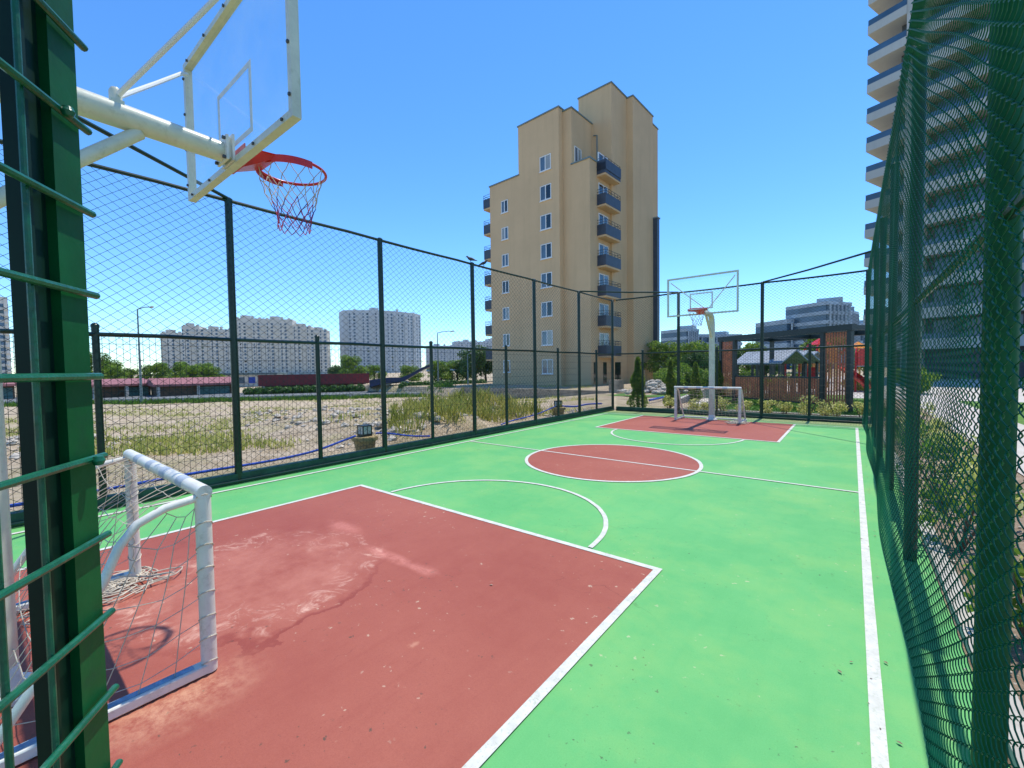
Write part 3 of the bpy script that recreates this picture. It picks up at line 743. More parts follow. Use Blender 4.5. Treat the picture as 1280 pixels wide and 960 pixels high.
hose([(-7.7,12.2,.33), (-7.55,13,.26), (-7.5,13.8,.28), (-7.4,14.7,.24)], .03, 'hose', 'water_pipe', 'pale blue pipe beyond the farther pot in the fence corner', 'pipe')
hose([(-7.3,4.2,.05), (-7.55,4.3,.15), (-7.7,4.5,.3), (-7.75,4.75,.42), (-7.6,4.8,.5)], .004, 'cable', 'cable', 'thin brown cable curling up to the nearer lantern', 'cable')

# ------------------------------------------------------------------ birds on the fence
def bird(x, y, z, s, rz, label):
    t = thing('bird', label, 'bird', (0,0,0), 'birds perched on the fence rail')
    ca, sa = math.cos(rz), math.sin(rz)
    f = lambda p: (x+s*(p[0]*ca-p[1]*sa), y+s*(p[0]*sa+p[1]*ca), z+s*p[2])
    mb = MB(f); mb.path([(-.26,0,.03), (-.18,0,.055), (-.10,0,.085), (-.03,0,.11), (.04,0,.13), (.09,0,.165), (.115,0,.20), (.135,0,.215), (.16,0,.212), (.175,0,.206), (.21,0,.195)], [.012,.022,.045,.062,.06,.042,.032,.034,.026,.010,.002], 12)
    mb.build('body', 'bird', t)
    for a in (-1, 1):
        mb = MB(f); mb.path([(.0,a*.022,.07), (.005,a*.024,.03), (.0,a*.024,.0)], [.010,.005,.004], 6); mb.path([(-.02,a*.024,.002), (.035,a*.024,.002)], .004, 5); mb.build('leg', 'black', t)
    for o in (t,): pass
    return t
bird(XL, 7.30, ZT+.035, .62, R(205), 'left of the two dark birds on the fence, standing on a post top')
bird(XL, 7.75, ZT+.026, .58, R(30), 'right of the two dark birds, on the rail just beyond the post')

# ------------------------------------------------------------------ the sand coloured apartment block
B = thing('apartment_block', 'tall stepped sand coloured apartment block with dark balconies, beyond the court', 'apartment block', (-22, 37, -1))
def bl(prismpoly, z0, z1, name='wall', mat='beige', coping=True):
    mb = MB(rotf); mb.prism(prismpoly, z0, z1); o = mb.build(name, mat, B, angle=20)
    if coping:
        cx = sum(p[0] for p in prismpoly)/len(prismpoly); cy = sum(p[1] for p in prismpoly)/len(prismpoly)
        mb = MB(rotf); mb.prism([(p[0]+(.08 if p[0] > cx else -.08), p[1]+(.08 if p[1] > cy else -.08)) for p in prismpoly], z1, z1+.13); mb.build('coping', 'coping', B, angle=20)
X = lambda u: -u
def rect(u0, u1, v0, v1): return [(X(u0), v0), (X(u1), v0), (X(u1), v1), (X(u0), v1)]
ZB = -1.3
bl(rect(33.3, 29.1, 34.47, 52), ZB, 21.6)              # low left part
bl(rect(29.1, 24.01, 34.47, 50), ZB, 26.5)             # main front part
bl(rect(24.01, 23.0, 35.14, 50.1), ZB, 26.3)           # upper slice
bl(rect(23.0, 21.04, 35.14, 38.94), ZB, 21.0)          # lower front part with the balconies
bl(rect(24.6, 20.82, 38.94, 50.2), ZB, 29.5)           # stair tower
bl(rect(20.82, 20.11, 42.18, 47.14), ZB, 29.4)         # projecting slab
bl(rect(20.6, 19.62, 47.16, 47.75), ZB, 18.2, mat='slate')
# a short terrace canopy line at the foot
WR = random.Random(31)
M['curtain'] = glassy('glass over pale curtain', (.34, .36, .34, 1), .15)
def win(u, z, v, wdt, hgt, face='front', shut=True, lab=None):
    """window frame with its panes, proud of the wall"""
    if face == 'front': f = lambda p: rotf((X(u)+p[0], v-p[1], z+p[2]))
    else: f = lambda p: rotf((X(u)+p[1], v+p[0], z+p[2]))       # right hand face
    a, b, e = wdt/2, hgt/2, .075
    mb = MB(f)
    for q in (((-a,-.05,-b), (a,.06,-b+e)), ((-a,-.05,b-e), (a,.06,b)), ((-a,-.05,-b+e), (-a+e,.06,b-e)), ((a-e,-.05,-b+e), (a,.06,b-e)), ((-.05,-.05,-b+e), (.05,.055,b-e))): mb.box(*q)
    mb.box((-a-.06,-.05,-b-.07), (a+.06,.11,-b-.002))
    fr = mb.build('window', 'winwhite', B, angle=20)
    mb = MB(f); mb.box((-a+e,-.05,-b+e), (-.05,.02,b-e)); mb.build('pane', WR.choice(['pane', 'pane', 'panedark', 'curtain']), fr, angle=20)
    mb = MB(f); mb.box((.05,-.05,-b+e), (a-e,.02,b-e)); mb.build('pane', WR.choice(['panedark', 'panedark', 'pane', 'curtain']), fr, angle=20)
for i in range(8): win(25.62, 1.75+i*2.86, 34.47, 1.35, 1.45)
for i in range(7): win(31.1, 1.85+i*2.85, 34.47, .95, 1.3)
win(23.0, 22.2, 36.2, 1.2, 1.5, 'side', True)
def balcony(u, v0, v1, dep, z, side='right', first=False):
    if side == 'right': f = lambda p: rotf((X(u)+p[1], p[0], z+p[2]))
    else: f = lambda p: rotf((X(u)-p[1], p[0], z+p[2]))
    o = MB(f); o.box((v0, 0, -.22), (v1, dep, 0)); bal = o.build('balcony', 'beige', B, angle=20)
    mb = MB(f); mb.box((v0-.03, .0, -.05), (v0+.05, dep+.03, .95)); mb.box((v1-.05, 0, -.05), (v1+.03, dep+.03, .95)); mb.box((v0+.05, dep-.06, -.05), (v1-.05, dep+.03, .95)); mb.build('parapet', 'slate', bal, angle=20)
    mb = MB(f)
    for zz in (1.15, 1.4): mb.path([(v0, .02, zz), (v0, dep, zz), (v1, dep, zz), (v1, .02, zz)], .022, 6)
    for q in range(6): mb.path([(lerp(v0, v1, q/5), dep, .9), (lerp(v0, v1, q/5), dep, 1.4)], .02, 6)
    mb.build('railing', 'rail', bal)
for i in range(7):
    z = 2.75+i*2.86
    balcony(21.04, 36.45, 39.4, .9, z)
    # balcony door
    f = lambda p, z=z: rotf((X(21.04)+p[1], p[0], z+p[2]))
    mb = MB(f)
    for q in (((36.7,-.05,.0), (38.5,.05,.08)), ((36.7,-.05,2.1), (38.5,.05,2.2)), ((36.7,-.05,.08), (36.8,.05,2.1)), ((38.4,-.05,.08), (38.5,.05,2.1)), ((37.55,-.05,.08), (37.65,.05,2.1))): mb.box(*q)
    dr = mb.build('balcony_door', 'winwhite', B, angle=20)
    mb = MB(f); mb.box((36.8,-.05,.08), (37.55,.02,2.1)); mb.build('pane', 'panedark', dr, angle=20)
    mb = MB(f); mb.box((37.65,-.05,.08), (38.4,.02,2.1)); mb.build('pane', 'pane', dr, angle=20)
    balcony(33.3, 35.2, 39.0, 1.7, z, 'left')
# top canopy on the balcony stack, and a drainpipe
mb = MB(rotf); mb.box((X(21.04), 36.45, 20.2), (X(20.1), 39.4, 20.4)); mb.build('balcony_roof', 'beige', B, angle=20)
mb = MB(rotf); mb.box((X(21.04), 36.42, 20.15), (X(20.07), 36.45, 21.1)); mb.box((X(20.1), 36.42, 20.15), (X(20.06), 39.43, 21.1)); mb.build('balcony_parapet', 'slate', B, angle=20)
mb = MB(rotf); mb.path([(X(22.4), 38.86, 21.1), (X(22.4), 38.86, 25.0), (X(22.8), 38.86, 25.1)], .06, 8); mb.build('drainpipe', 'coping', B)
# ground floor openings on the right hand side
for (va, vb) in ((35.6, 36.3), (37.4, 38.1)):
    f = lambda p: rotf((X(21.04)+p[1], p[0], p[2])); mb = MB(f); mb.box((va, -.02, .0), (vb, .02, 2.1)); mb.build('ground_floor_window', 'panedark', B, angle=20)
for (va, vb) in ((39.4, 40.6), (44.0, 44.9)):
    u_ = 20.82 if va < 42 else 20.11
    f = lambda p: rotf((X(u_)+p[1], p[0], p[2])); mb = MB(f); mb.box((va, -.02, -.3), (vb, .03, 2.1)); mb.build('ground_floor_window', 'panedark', B, angle=20)

# stone retaining wall in front of it
mb = MB(rotf)
mb.box((-29.0, 25.9, -1.6), (-14.2, 26.25, .0)); 
t_ = tag(mb.build('retaining_wall', 'stonewall', None, angle=20), 'low stone wall at the foot of the sand coloured block', 'wall')
mb = MB(rotf); mb.box((-13.3, 25.9, -1.6), (-5.6, 26.3, .06)); mb.box((-14.1, 25.8, -1.6), (-13.35, 26.5, .75)); mb.box((-5.55, 25.8, -1.6), (-5.05, 26.5, .25))
tag(mb.build('retaining_wall', 'stonewall', None, angle=20), 'low stone wall with a brown pillar, seen past the conifers', 'wall')

# ------------------------------------------------------------------ far blocks of flats
def far_block(name, label, P, Q_, depth, segs, floors, cols, wall, fh=2.9, base=-1.5, curve=0, win_w=1.5):
    """front from plan point P to Q_; segs: list of (start fraction, end fraction, top height)"""
    P = Vector(P[:2]); Q2 = Vector(Q_[:2]); L = (Q2-P).length; d = (Q2-P)/L; n = Vector((d.y, -d.x))
    if n.dot(-P) < 0: n = -n
    o = thing(name, label, 'apartment block', (P.x, P.y, base))
    def pt(s, off):
        k = s/L*2-1; b = curve*(1-k*k); q = P+d*s+n*(off+b); return q
    for (a, b, H) in segs:
        N = 10 if curve else 1
        mb = MB(); front = [pt(L*lerp(a, b, i/N), 0) for i in range(N+1)]; back = [pt(L*lerp(b, a, i/N), -depth) for i in range(N+1)]
        mb.prism([(p.x, p.y) for p in front+back], base, H); mb.build('wall', wall, o, angle=20)
        mb = MB(); m1 = pt(L*lerp(a, b, .35), -depth*.3); r_ = min(3, L*(b-a)*.18)
        mb.prism([(m1.x-r_, m1.y-r_), (m1.x+r_, m1.y-r_), (m1.x+r_, m1.y+r_), (m1.x-r_, m1.y+r_)], H, H+2.6); mb.build('roof_hut', wall, o, angle=20)
        for q in range(4):
            m2 = pt(L*lerp(a, b, (q+.5)/4), -1.0); mb = MB(); mb.box((m2.x-1.0, m2.y-.8, H), (m2.x+1.0, m2.y+.8, H+1.0+.5*(q % 3))); mb.build('roof_parapet', wall, o, angle=20)
    wins = []
    for c in range(cols):
        s = L*(c+.5)/cols
        H = [h for (a, b, h) in segs if a <= s/L <= b][0]
        for f_ in range(floors):
            z = 1.2+f_*fh
            if z+2 > H: break
            wins.append((s, z, c))
    # vertical stacks of projecting bays
    for c in range(0, cols, 3):
        s = L*(c+.5)/cols; H = [h for (a, b, h) in segs if a <= s/L <= b][0]; w_ = L/cols*.42
        A_, B_ = pt(s-w_, 0), pt(s+w_, 0); pr = [(-.1, .0)]
        for f_ in range(floors):
            z = .2+f_*fh
            if z+3 > H: break
            pr += [(.18, z), (.95, z), (.95, z+1.15), (.18, z+1.15)]
        pr += [(.18, H-.5), (-.1, H-.5)]
        mb = MB(); mb.oprism([(A_.x+n.x*q[0], A_.y+n.y*q[0], q[1]) for q in pr], 0, (B_.x-A_.x, B_.y-A_.y, 0))
        mb.build('balcony_stack', wall, o, angle=20)
    rnd = random.Random(len(label)); rnd.shuffle(wins); rest = MB()
    for i, (s, z, c) in enumerate(wins):
        w_ = win_w*(.55 if c % 3 == 1 else .9); off = .06
        a, b = pt(s-w_/2*1.2, off), pt(s+w_/2*1.2, off); a2, b2 = pt(s-w_/2*1.2, -.05), pt(s+w_/2*1.2, -.05)
        mb = MB() if i < 99 else rest
        hh = 1.5 if c % 3 else 1.7
        mb.prism([(a.x, a.y), (b.x, b.y), (b2.x, b2.y), (a2.x, a2.y)], z+(.1 if c % 3 else .35), z+hh+.2)
        if i < 99: mb.build('window', 'farglass' if i % 3 else 'panedark', o, angle=20)
    if rest.v: rest.build('window', 'farglass', o, angle=20, kind='stuff')
    return o
far_block('far_apartment_block', 'long pale slab of flats with a stepped roof, left part of the skyline', at(202,457,350), at(410,457,380), 14,
          [(0, .12, 35), (.12, .22, 40.5), (.22, .42, 38), (.42, .60, 47.5), (.60, .78, 47), (.78, .9, 41), (.9, 1.001, 38)], 15, 36, 'farwall')
far_block('far_apartment_block', 'tall curved grey white block of flats, right of the long pale slab', at(430,457,400), at(527,457,440), 18,
          [(0, 1.001, 58)], 19, 21, 'farwall2', curve=15)
far_block('far_apartment_block', 'distant wide grey block of flats left of the sand coloured block', at(535,457,580), at(640,457,620), 18,
          [(0, .3, 34), (.3, .7, 40), (.7, 1.001, 44)], 14, 30, 'farwall2', curve=5)
far_block('far_apartment_block', 'cream block of flats at the left edge behind the gate wires', at(-90,457,180), at(14,457,200), 16, [(0, 1.001, 38)], 12, 16, 'farwall')
def office(name, label, px0, px1, c, H, bands, mat='farglass', wall='officewall', depth=14, extra=None):
    P = at(px0, 455, c); Q_ = at(px1, 455, c+4); P = Vector(P[:2]); Q2 = Vector(Q_[:2]); d = (Q2-P).normalized(); n = Vector((d.y, -d.x))
    if n.dot(-P) < 0: n = -n
    o = thing(name, label, 'office building', (P.x, P.y, -1))
    mb = MB(); pl = [P, Q2, Q2-n*depth, P-n*depth]; mb.prism([(p.x, p.y) for p in pl], -1, H); mb.build('wall', mat, o, angle=20)
    for i in range(bands):
        z = H-.6-i*(H/bands); pl = [P+n*.5-d*.4, Q2+n*.5+d*.4, Q2-n*depth, P-n*depth]; mb = MB(); mb.prism([(p.x, p.y) for p in pl], z, z+H/bands*.38); mb.build('floor_band', wall, o, angle=20)
    mb = MB(); mm = P+d*(Q2-P).length*.6-n*4; mb.prism([(mm.x-3, mm.y-3), (mm.x+4, mm.y-3), (mm.x+4, mm.y+3), (mm.x-3, mm.y+3)], H, H+2.2); mb.build('roof_hut', wall, o, angle=20)
    for q in range(0, 6):
        s = P+d*(Q2-P).length*(q+.5)/6+n*.7; mb = MB(); mb.prism([(s.x-.25, s.y-.25), (s.x+.25, s.y-.25), (s.x+.25, s.y+.25), (s.x-.25, s.y+.25)], -1, H-.3); mb.build('mullion', wall, o, angle=20)
    return o
office('office_building', 'blue glass slab tower nearest the white hoop pole on the right skyline', 858, 872, 190, 17.5, 5)
office('office_building', 'low wide blue glass office behind the white hoop pole', 872, 926, 200, 15.5, 4)
office('office_building', 'grey blue office with a curved front, left of the banded tower', 983, 1034, 150, 16.5, 4)
office('office_building', 'banded glass tower rising highest above the pergola', 1032, 1061, 140, 21.5, 7)
office('office_building', 'narrow grey tower just right of the banded tower', 1060, 1070, 150, 19.5, 6)
office('office_building', 'grey banded office low behind the chain link fence', 1068, 1110, 160, 16.0, 5)

# ------------------------------------------------------------------ near tower behind the chain link
TW = thing('tower_block', 'high white tower block with stacked balconies behind the chain link fence', 'tower block', (1.4, 61, -1))
TD = Vector((-.927, .375)); TN = Vector((-TD.y, TD.x))
TE = Vector((.94, 60.64))
if TN.dot(-TE) < 0: TN = -TN
def tf(p): q = TE-TD*p[0]-TN*p[1]; return (q.x, q.y, p[2])     # x to the right along the front, y into the building
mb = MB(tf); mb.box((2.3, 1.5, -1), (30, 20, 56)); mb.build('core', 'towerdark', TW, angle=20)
mb = MB(tf); mb.box((3.2, -.1, -1), (4.6, 20.2, 57)); mb.build('fin_wall', 'towerwhite', TW, angle=20)
mb = MB(tf); mb.box((11.6, -.1, -1), (12.6, 1.8, 57)); mb.build('fin_wall', 'towerwhite', TW, angle=20)
mb = MB(tf); mb.box((21, -.1, -1), (22, 1.8, 57)); mb.build('fin_wall', 'towerwhite', TW, angle=20)
for i in range(18):
    z = 3.2+i*3.05
    for (x0, x1) in ((0, 3.2), (4.6, 11.6), (12.6, 21)):
        mb = MB(tf); mb.box((x0, -.2, z-.25), (x1, 1.6, z+.75 if x0 else z+.62)); bal = mb.build('balcony', 'towerwhite', TW, angle=20)
        mb = MB(tf); mb.box((x0+.02, -.14, z+(.75 if x0 else .62)), (x1-.02, -.08, z+1.25)); mb.build('glass_rail', 'farglass', bal, angle=20)
    mb = MB(tf); mb.box((0, 1.6, z-.25), (2.3, 9, z+.62)); mb.build('side_balcony', 'towerwhite', TW, angle=20)
    for x0 in (5.2, 7.4, 9.6, 13.3, 16, 18.6):
        mb = MB(tf); mb.box((x0, 1.44, z+.9), (x0+1.5, 1.51, z+2.6)); mb.build('window', 'farglass', TW, angle=20)

# ------------------------------------------------------------------ road, stalls, canopy, lamps at the left
def gz(p, z=None): return Vector((p.x, p.y, tz(p.x, p.y) if z is None else z))
ra, rb = at(-150, 480, 44), at(545, 480, 52)
rd = (Vector((rb.x, rb.y))-Vector((ra.x, ra.y))).normalized(); rn = Vector((rd.y, -rd.x)); rn = -rn if rn.dot(Vector((-ra.x, -ra.y))) < 0 else rn
def onroad(s, off, z): p = Vector((ra.x, ra.y))+rd*s+rn*off; return (p.x, p.y, z)
RLEN = (Vector((rb.x, rb.y))-Vector((ra.x, ra.y))).length
mb = MB(); mb.add([onroad(-40, 8.5, -.80), onroad(RLEN+4, 8.5, -.80), onroad(RLEN+4, -1.5, -.80), onroad(-40, -1.5, -.80)], [(0,1,2,3)]); struct('road', mb, 'asphalt')
mb = MB(); mb.prism([onroad(-40, 8.8, 0)[:2], onroad(RLEN+4, 8.8, 0)[:2], onroad(RLEN+4, 8.5, 0)[:2], onroad(-40, 8.5, 0)[:2]], -1.1, -.68); struct('road_kerb', mb, 'concrete')
def longshed(label, px0, px1, c, z0, z1, zr, rmat, wmat, cat='shed', name='market_stall', doors=True):
    P = Vector(at(px0, 480, c)[:2]); Q_ = Vector(at(px1, 480, c+5)[:2]); d = (Q_-P).normalized(); n = Vector((d.y, -d.x)); n = -n if n.dot(-P) < 0 else n
    L = (Q_-P).length; o = thing(name, label, cat, (P.x, P.y, z0))
    f = lambda p: (P.x+d.x*p[0]-n.x*p[1], P.y+d.y*p[0]-n.y*p[1], p[2])
    mb = MB(f); mb.box((0, 0, z0-.6), (L, 4, z1)); mb.build('wall', wmat, o, angle=20)
    mb = MB(f); mb.oprism([(-.4, -1.0, z1), (-.4, 2, zr), (-.4, 4.6, z1+.05), (-.4, 4.6, z1-.15), (-.4, 2, zr-.2), (-.4, -1.0, z1-.2)], 0, (0,0,0)) if False else None
    vs = [(-.4,-1.0,z1), (-.4,2,zr), (-.4,4.6,z1), (-.4,4.6,z1-.15), (-.4,-1.0,z1-.22)]
    mb.add(vs+[(L+.4, v[1], v[2]) for v in vs], [(0,1,2,3,4), (9,8,7,6,5), (0,5,6,1), (1,6,7,2), (2,7,8,3), (3,8,9,4), (4,9,5,0)]); mb.build('roof', rmat, o, angle=20)
    if not doors: mb = MB(f); mb.box((-.5, -1.15, z1-.25), (L+.5, -1.05, zr+.12)); mb.build('fascia', rmat, o, angle=20)
    if doors:
        k = max(2, int(L/3))
        for i in range(k):
            x0 = L*i/k+.25; x1 = L*(i+1)/k-.25; mb = MB(f); mb.box((x0, -.06, z0), (x1, .02, z1-.4)); mb.build('shutter', 'teal' if i % 3 else 'brownwall', o, angle=20)
    for q in range(3):
        mb = MB(f); mb.box((L*q/2-.12, -.95, z0-.6), (L*q/2+.12, -.7, z1-.2)); mb.build('post', 'concrete', o, angle=20)
    return o
longshed('brown stall with a dusty pink roof, left of the lamp post', 112, 188, 43, -.9, .55, 1.1, 'redroof', 'brownwall')
longshed('dusty pink roofed stall with teal shutters, right of the lamp post', 196, 290, 45, -.9, .45, 1.1, 'redroof', 'brownwall')
longshed('pink roofed stall at the left edge behind the gate', -60, 18, 40, -.9, .75, 1.35, 'redroof', 'brownwall')
o = longshed('long shed with a deep dark red roof above the green hedge', 330, 455, 50, -.6, .25, 1.15, 'darkred', 'brownwall', doors=False)
# long low white and blue building behind the sheds
P = at(238, 470, 75); mb = MB(); 
o = thing('low_building', 'low white and blue building behind the stalls and the dark red shed', 'building', (P.x, P.y, -1))
P = Vector(at(238,470,75)[:2]); Q_ = Vector(at(345,470,78)[:2]); d = (Q_-P).normalized(); n = Vector((d.y,-d.x)); n = -n if n.dot(-P) < 0 else n
L = (Q_-P).length; f = lambda p: (P.x+d.x*p[0]-n.x*p[1], P.y+d.y*p[0]-n.y*p[1], p[2])
mb = MB(f); mb.box((0,0,-1.2), (L,6,1.1)); mb.build('wall', 'farwall', o, angle=20)
mb = MB(f); mb.box((-.3,-.3,1.1), (L+.3,6.3,1.5)); mb.build('roof', 'coping', o, angle=20)
for i in range(8): mb = MB(f); mb.box((.6+i*L/8,-.06,-.4), (.6+i*L/8+1.1,.02,.7)); mb.build('window', 'hose' if i % 2 else 'farglass', o, angle=20)
# wavy navy canopy on white arches
o = thing('wavy_canopy', 'wavy navy blue canopy on white arches beside the road', 'canopy', (at(500,480,50).x, at(500,480,50).y, -1))
P = Vector(at(462,470,48)[:2]); Q_ = Vector(at(541,470,50)[:2]); d = (Q_-P).normalized(); n = Vector((d.y,-d.x)); n = -n if n.dot(-P) < 0 else n; L = (Q_-P).length
f = lambda p: (P.x+d.x*p[0]-n.x*p[1], P.y+d.y*p[0]-n.y*p[1], p[2])
mb = MB(f); vs = []; N = 26
for i in range(N+1):
    u = i/N; z = .55+.25*math.sin(u*4.5)+ (1.9*ss(.42, 1, u)); th = .75-.55*u
    vs += [(u*L, -1.2, z), (u*L, 2.4, z-.25), (u*L, 2.4, z-th-.25), (u*L, -1.2, z-th)]
mb.add(vs, [(4*i+k, 4*i+(k+1)%4, 4*i+4+(k+1)%4, 4*i+4+k) for i in range(N) for k in range(4)]+[(3,2,1,0), (4*N,4*N+1,4*N+2,4*N+3)]); mb.build('canopy_sheet', 'navy', o, angle=50)
for (x0, x1, h) in ((.9, 5.4, .55), (2.2, 6.2, .2)):
    mb = MB(f); mb.path([(lerp(x0, x1, i/14), 0, -1.2+(1.0+h)*math.sin(i/14*math.pi)**.6) for i in range(15)], .16, 8); mb.build('arch', 'winwhite', o)
def lamp(px, c, H, label, arm=1.2):
    p = at(px, 480, c); z0 = -1.0; o = thing('street_lamp', label, 'street lamp', (p.x, p.y, z0), 'street lamps along the road')
    r = Vector((R_.x, R_.y, 0)).normalized()
    mb = MB(); mb.path([(p.x, p.y, z0), (p.x, p.y, z0+H*.5), (p.x, p.y, z0+H)], [.11, .08, .05], 10); mb.build('pole', 'coping', o)
    a = Vector((p.x, p.y, z0+H)); mb = MB(); mb.path([a, a+r*arm*.5+Vector((0,0,.18)), a+r*arm+Vector((0,0,.2))], .04, 8); mb.build('arm', 'coping', o)
    e = a+r*arm+Vector((0,0,.18)); mb = MB(); mb.bevbox((e.x-.1, e.y-.1, e.z-.07), (e.x+.5, e.y+.12, e.z+.05), .03); mb.build('lamp_head', 'concrete', o)
lamp(176, 38, 8.3, 'tall grey street lamp left of the long pale slab of flats')
lamp(548, 55, 7.3, 'grey street lamp left of the sand coloured block', 1.8)
lamp(585, 48, 4.2, 'short grey lamp by the dark trees left of the sand coloured block', .4)

# ------------------------------------------------------------------ trees, hedges, shrubs
PROTO = {}
def make_tree(kind, name, label, cat):
    rnd = random.Random(hash(kind) % 97 if False else {'round': 5, 'dark': 9, 'bush': 13, 'young': 21}[kind])
    t = thing(name, label, cat, (0,0,0))
    if kind in ('round', 'dark'):
        mb = MB(); mb.path([(0,0,-.3), (.05,0,.9), (-.04,.05,2.0), (.05,0,3.4)], [.17,.13,.10,.05], 10)
        for k in range(6):
            a = k*1.1; mb.path([(0,0,1.5+.25*k), (.5*math.cos(a),.5*math.sin(a),2.2+.25*k), (1.15*math.cos(a),1.15*math.sin(a),2.7+.3*k)], [.06,.04,.015], 6)
        mb.build('trunk', 'bark', t)
        bl_ = [(rnd.uniform(-1.1,1.1), rnd.uniform(-1.1,1.1), rnd.uniform(1.6,4.4), rnd.uniform(.55,1.0), rnd.uniform(.55,1.0), rnd.uniform(.4,.75)) for _ in range(17)]
        leaf_cloud(bl_, 5200, .12, rnd).build('crown', 'leaf' if kind == 'round' else 'leafdark', t, smooth=False)
    elif kind == 'bush':
        mb = MB()
        for k in range(5): a = k*1.3; mb.path([(0,0,-.2), (.25*math.cos(a),.25*math.sin(a),.5), (.6*math.cos(a),.6*math.sin(a),1.2)], [.04,.03,.012], 5)
        mb.build('stems', 'bark', t)
        bl_ = [(rnd.uniform(-1.1,1.1), rnd.uniform(-1.0,1.0), rnd.uniform(.35,1.5), rnd.uniform(.4,.7), rnd.uniform(.4,.7), rnd.uniform(.3,.6)) for _ in range(13)]
        leaf_cloud(bl_, 3200, .10, rnd).build('crown', 'leaf', t, smooth=False)
    elif kind == 'young':
        mb = MB(); mb.path([(0,0,-.1), (.02,0,1.2), (0,.02,2.4), (.03,0,3.2)], [.05,.04,.03,.015], 8); mb.build('trunk', 'bark', t)
        bl_ = [(rnd.uniform(-.6,.6), rnd.uniform(-.6,.6), rnd.uniform(1.9,3.5), rnd.uniform(.25,.5), rnd.uniform(.25,.5), rnd.uniform(.2,.4)) for _ in range(12)]
        leaf_cloud(bl_, 1700, .07, rnd).build('crown', 'leaf', t, smooth=False)
    PROTO[kind] = t; t['used'] = 0
    return t
def tree(kind, pos, z, s, rz, label, name=None, cat=None, sz=None):
    nm, ct = {'round': ('broadleaf_tree', 'tree'), 'dark': ('dark_tree', 'tree'), 'bush': ('bush', 'bush'), 'young': ('young_tree', 'tree')}[kind]
    if kind not in PROTO:
        o = make_tree(kind, nm, label, ct); o.location = (pos[0], pos[1], z); o.rotation_euler = (0,0,rz); o.scale = (s, s, sz or s); del o['used']; PROTO[kind] = o
        o['group'] = {'round': 'broadleaf trees', 'dark': 'dark trees', 'bush': 'bushes', 'young': 'young trees'}[kind]
        return o
    return dup(PROTO[kind], (pos[0], pos[1], z), rz, label, (s, s, sz or s))
rr = random.Random(4)
row = [(122, 66, 1.35), (138, 70, 1.1), (150, 64, .85), (166, 72, .8), (188, 70, .9), (206, 66, .95), (222, 70, 1.0), (236, 64, .85), (252, 72, .95), (268, 66, .8)]
wh = ['the leftmost of the row, beside the gate post', 'second from the gate post', 'third from the gate post', 'left of the thin lamp post', 'right of the thin lamp post',
      'under the left end of the long slab', 'second under the long slab', 'third under the long slab', 'fourth under the long slab', 'at the right end of the row']
for (px, c, s), w_ in zip(row, wh): tree('round', at(px, 470, c), -1.1, s, rr.uniform(0,6), 'tree behind the stalls, '+w_, sz=s*1.0)
tree('round', at(442, 470, 72), -1.1, 1.15, 1, 'rounded light green tree below the curved block of flats')
tree('dark', at(418, 470, 85), -1.1, .9, 2, 'dark low tree left of the rounded tree below the curved block')
tree('dark', at(425, 470, 95), -1.1, .9, 4, 'dark low tree directly behind the rounded tree below the curved block')
for i, (px, c, s, w_) in enumerate(((468, 80, 1.1, 'behind the navy canopy, at its left end'), (515, 66, 1.0, 'behind the middle of the navy canopy'), (552, 60, 1.15, 'just right of the navy canopy'), (572, 62, 1.2, 'left of the dark trees by the block'))):
    tree('round', at(px, 470, c), -1.0, s, i, 'bushy light green tree '+w_, sz=s*.72)
tree('dark', at(594, 470, 56), -.9, 1.28, .4, 'large dark tree against the left side of the sand coloured block')
tree('dark', at(607, 470, 58), -.9, 1.25, 2.2, 'second large dark tree touching the sand coloured block')
tree('dark', at(583, 470, 60), -.9, .95, 4.2, 'smaller dark tree left of the two large dark ones')
for i, (k, px, c, s, w_) in enumerate((('round', 832, 46, 1.05, 'green tree at the right corner of the sand coloured block'), ('dark', 845, 52, 1.15, 'dark tree behind the second conifer'), ('round', 862, 40, .95, 'bright tree between the conifers and the hoop pole'), ('dark', 876, 34, .78, 'dark tree just left of the hoop pole'), ('round', 884, 48, 1.0, 'tall green tree behind the hoop pole'), ('dark', 908, 44, .95, 'dark tree seen through the left slats of the pergola'), ('round', 945, 48, 1.0, 'green tree behind the grey playhouse roofs'), ('dark', 958, 42, .9, 'dark tree between playhouse and slides'), ('round', 1018, 38, 1.15, 'tree with yellow green crown behind the orange slide tower'), ('round', 1080, 60, .9, 'low tree at the right of the playground'))):
    tree(k, at(px, 465, c), -.5, s, i*1.3, w_)
for i, (px, c, s, w_) in enumerate(((838, 30, .9, 'leafy bush behind the second conifer'), (852, 26, .8, 'leafy bush left of the small goal'), (866, 30, 1.0, 'leafy bush right above the far goal'), (880, 26, .8, 'leafy bush at the foot of the hoop pole'), (926, 30, .8, 'leafy bush behind the pergola, at its left'), (1000, 32, .8, 'leafy bush below the slides'))):
    tree('bush', at(px, 480, c), -.1, s, i, w_)
tree('bush', at(1150, 470, 22), -.0, .75, 1, 'leafy bush beyond the path, seen through the chain link')

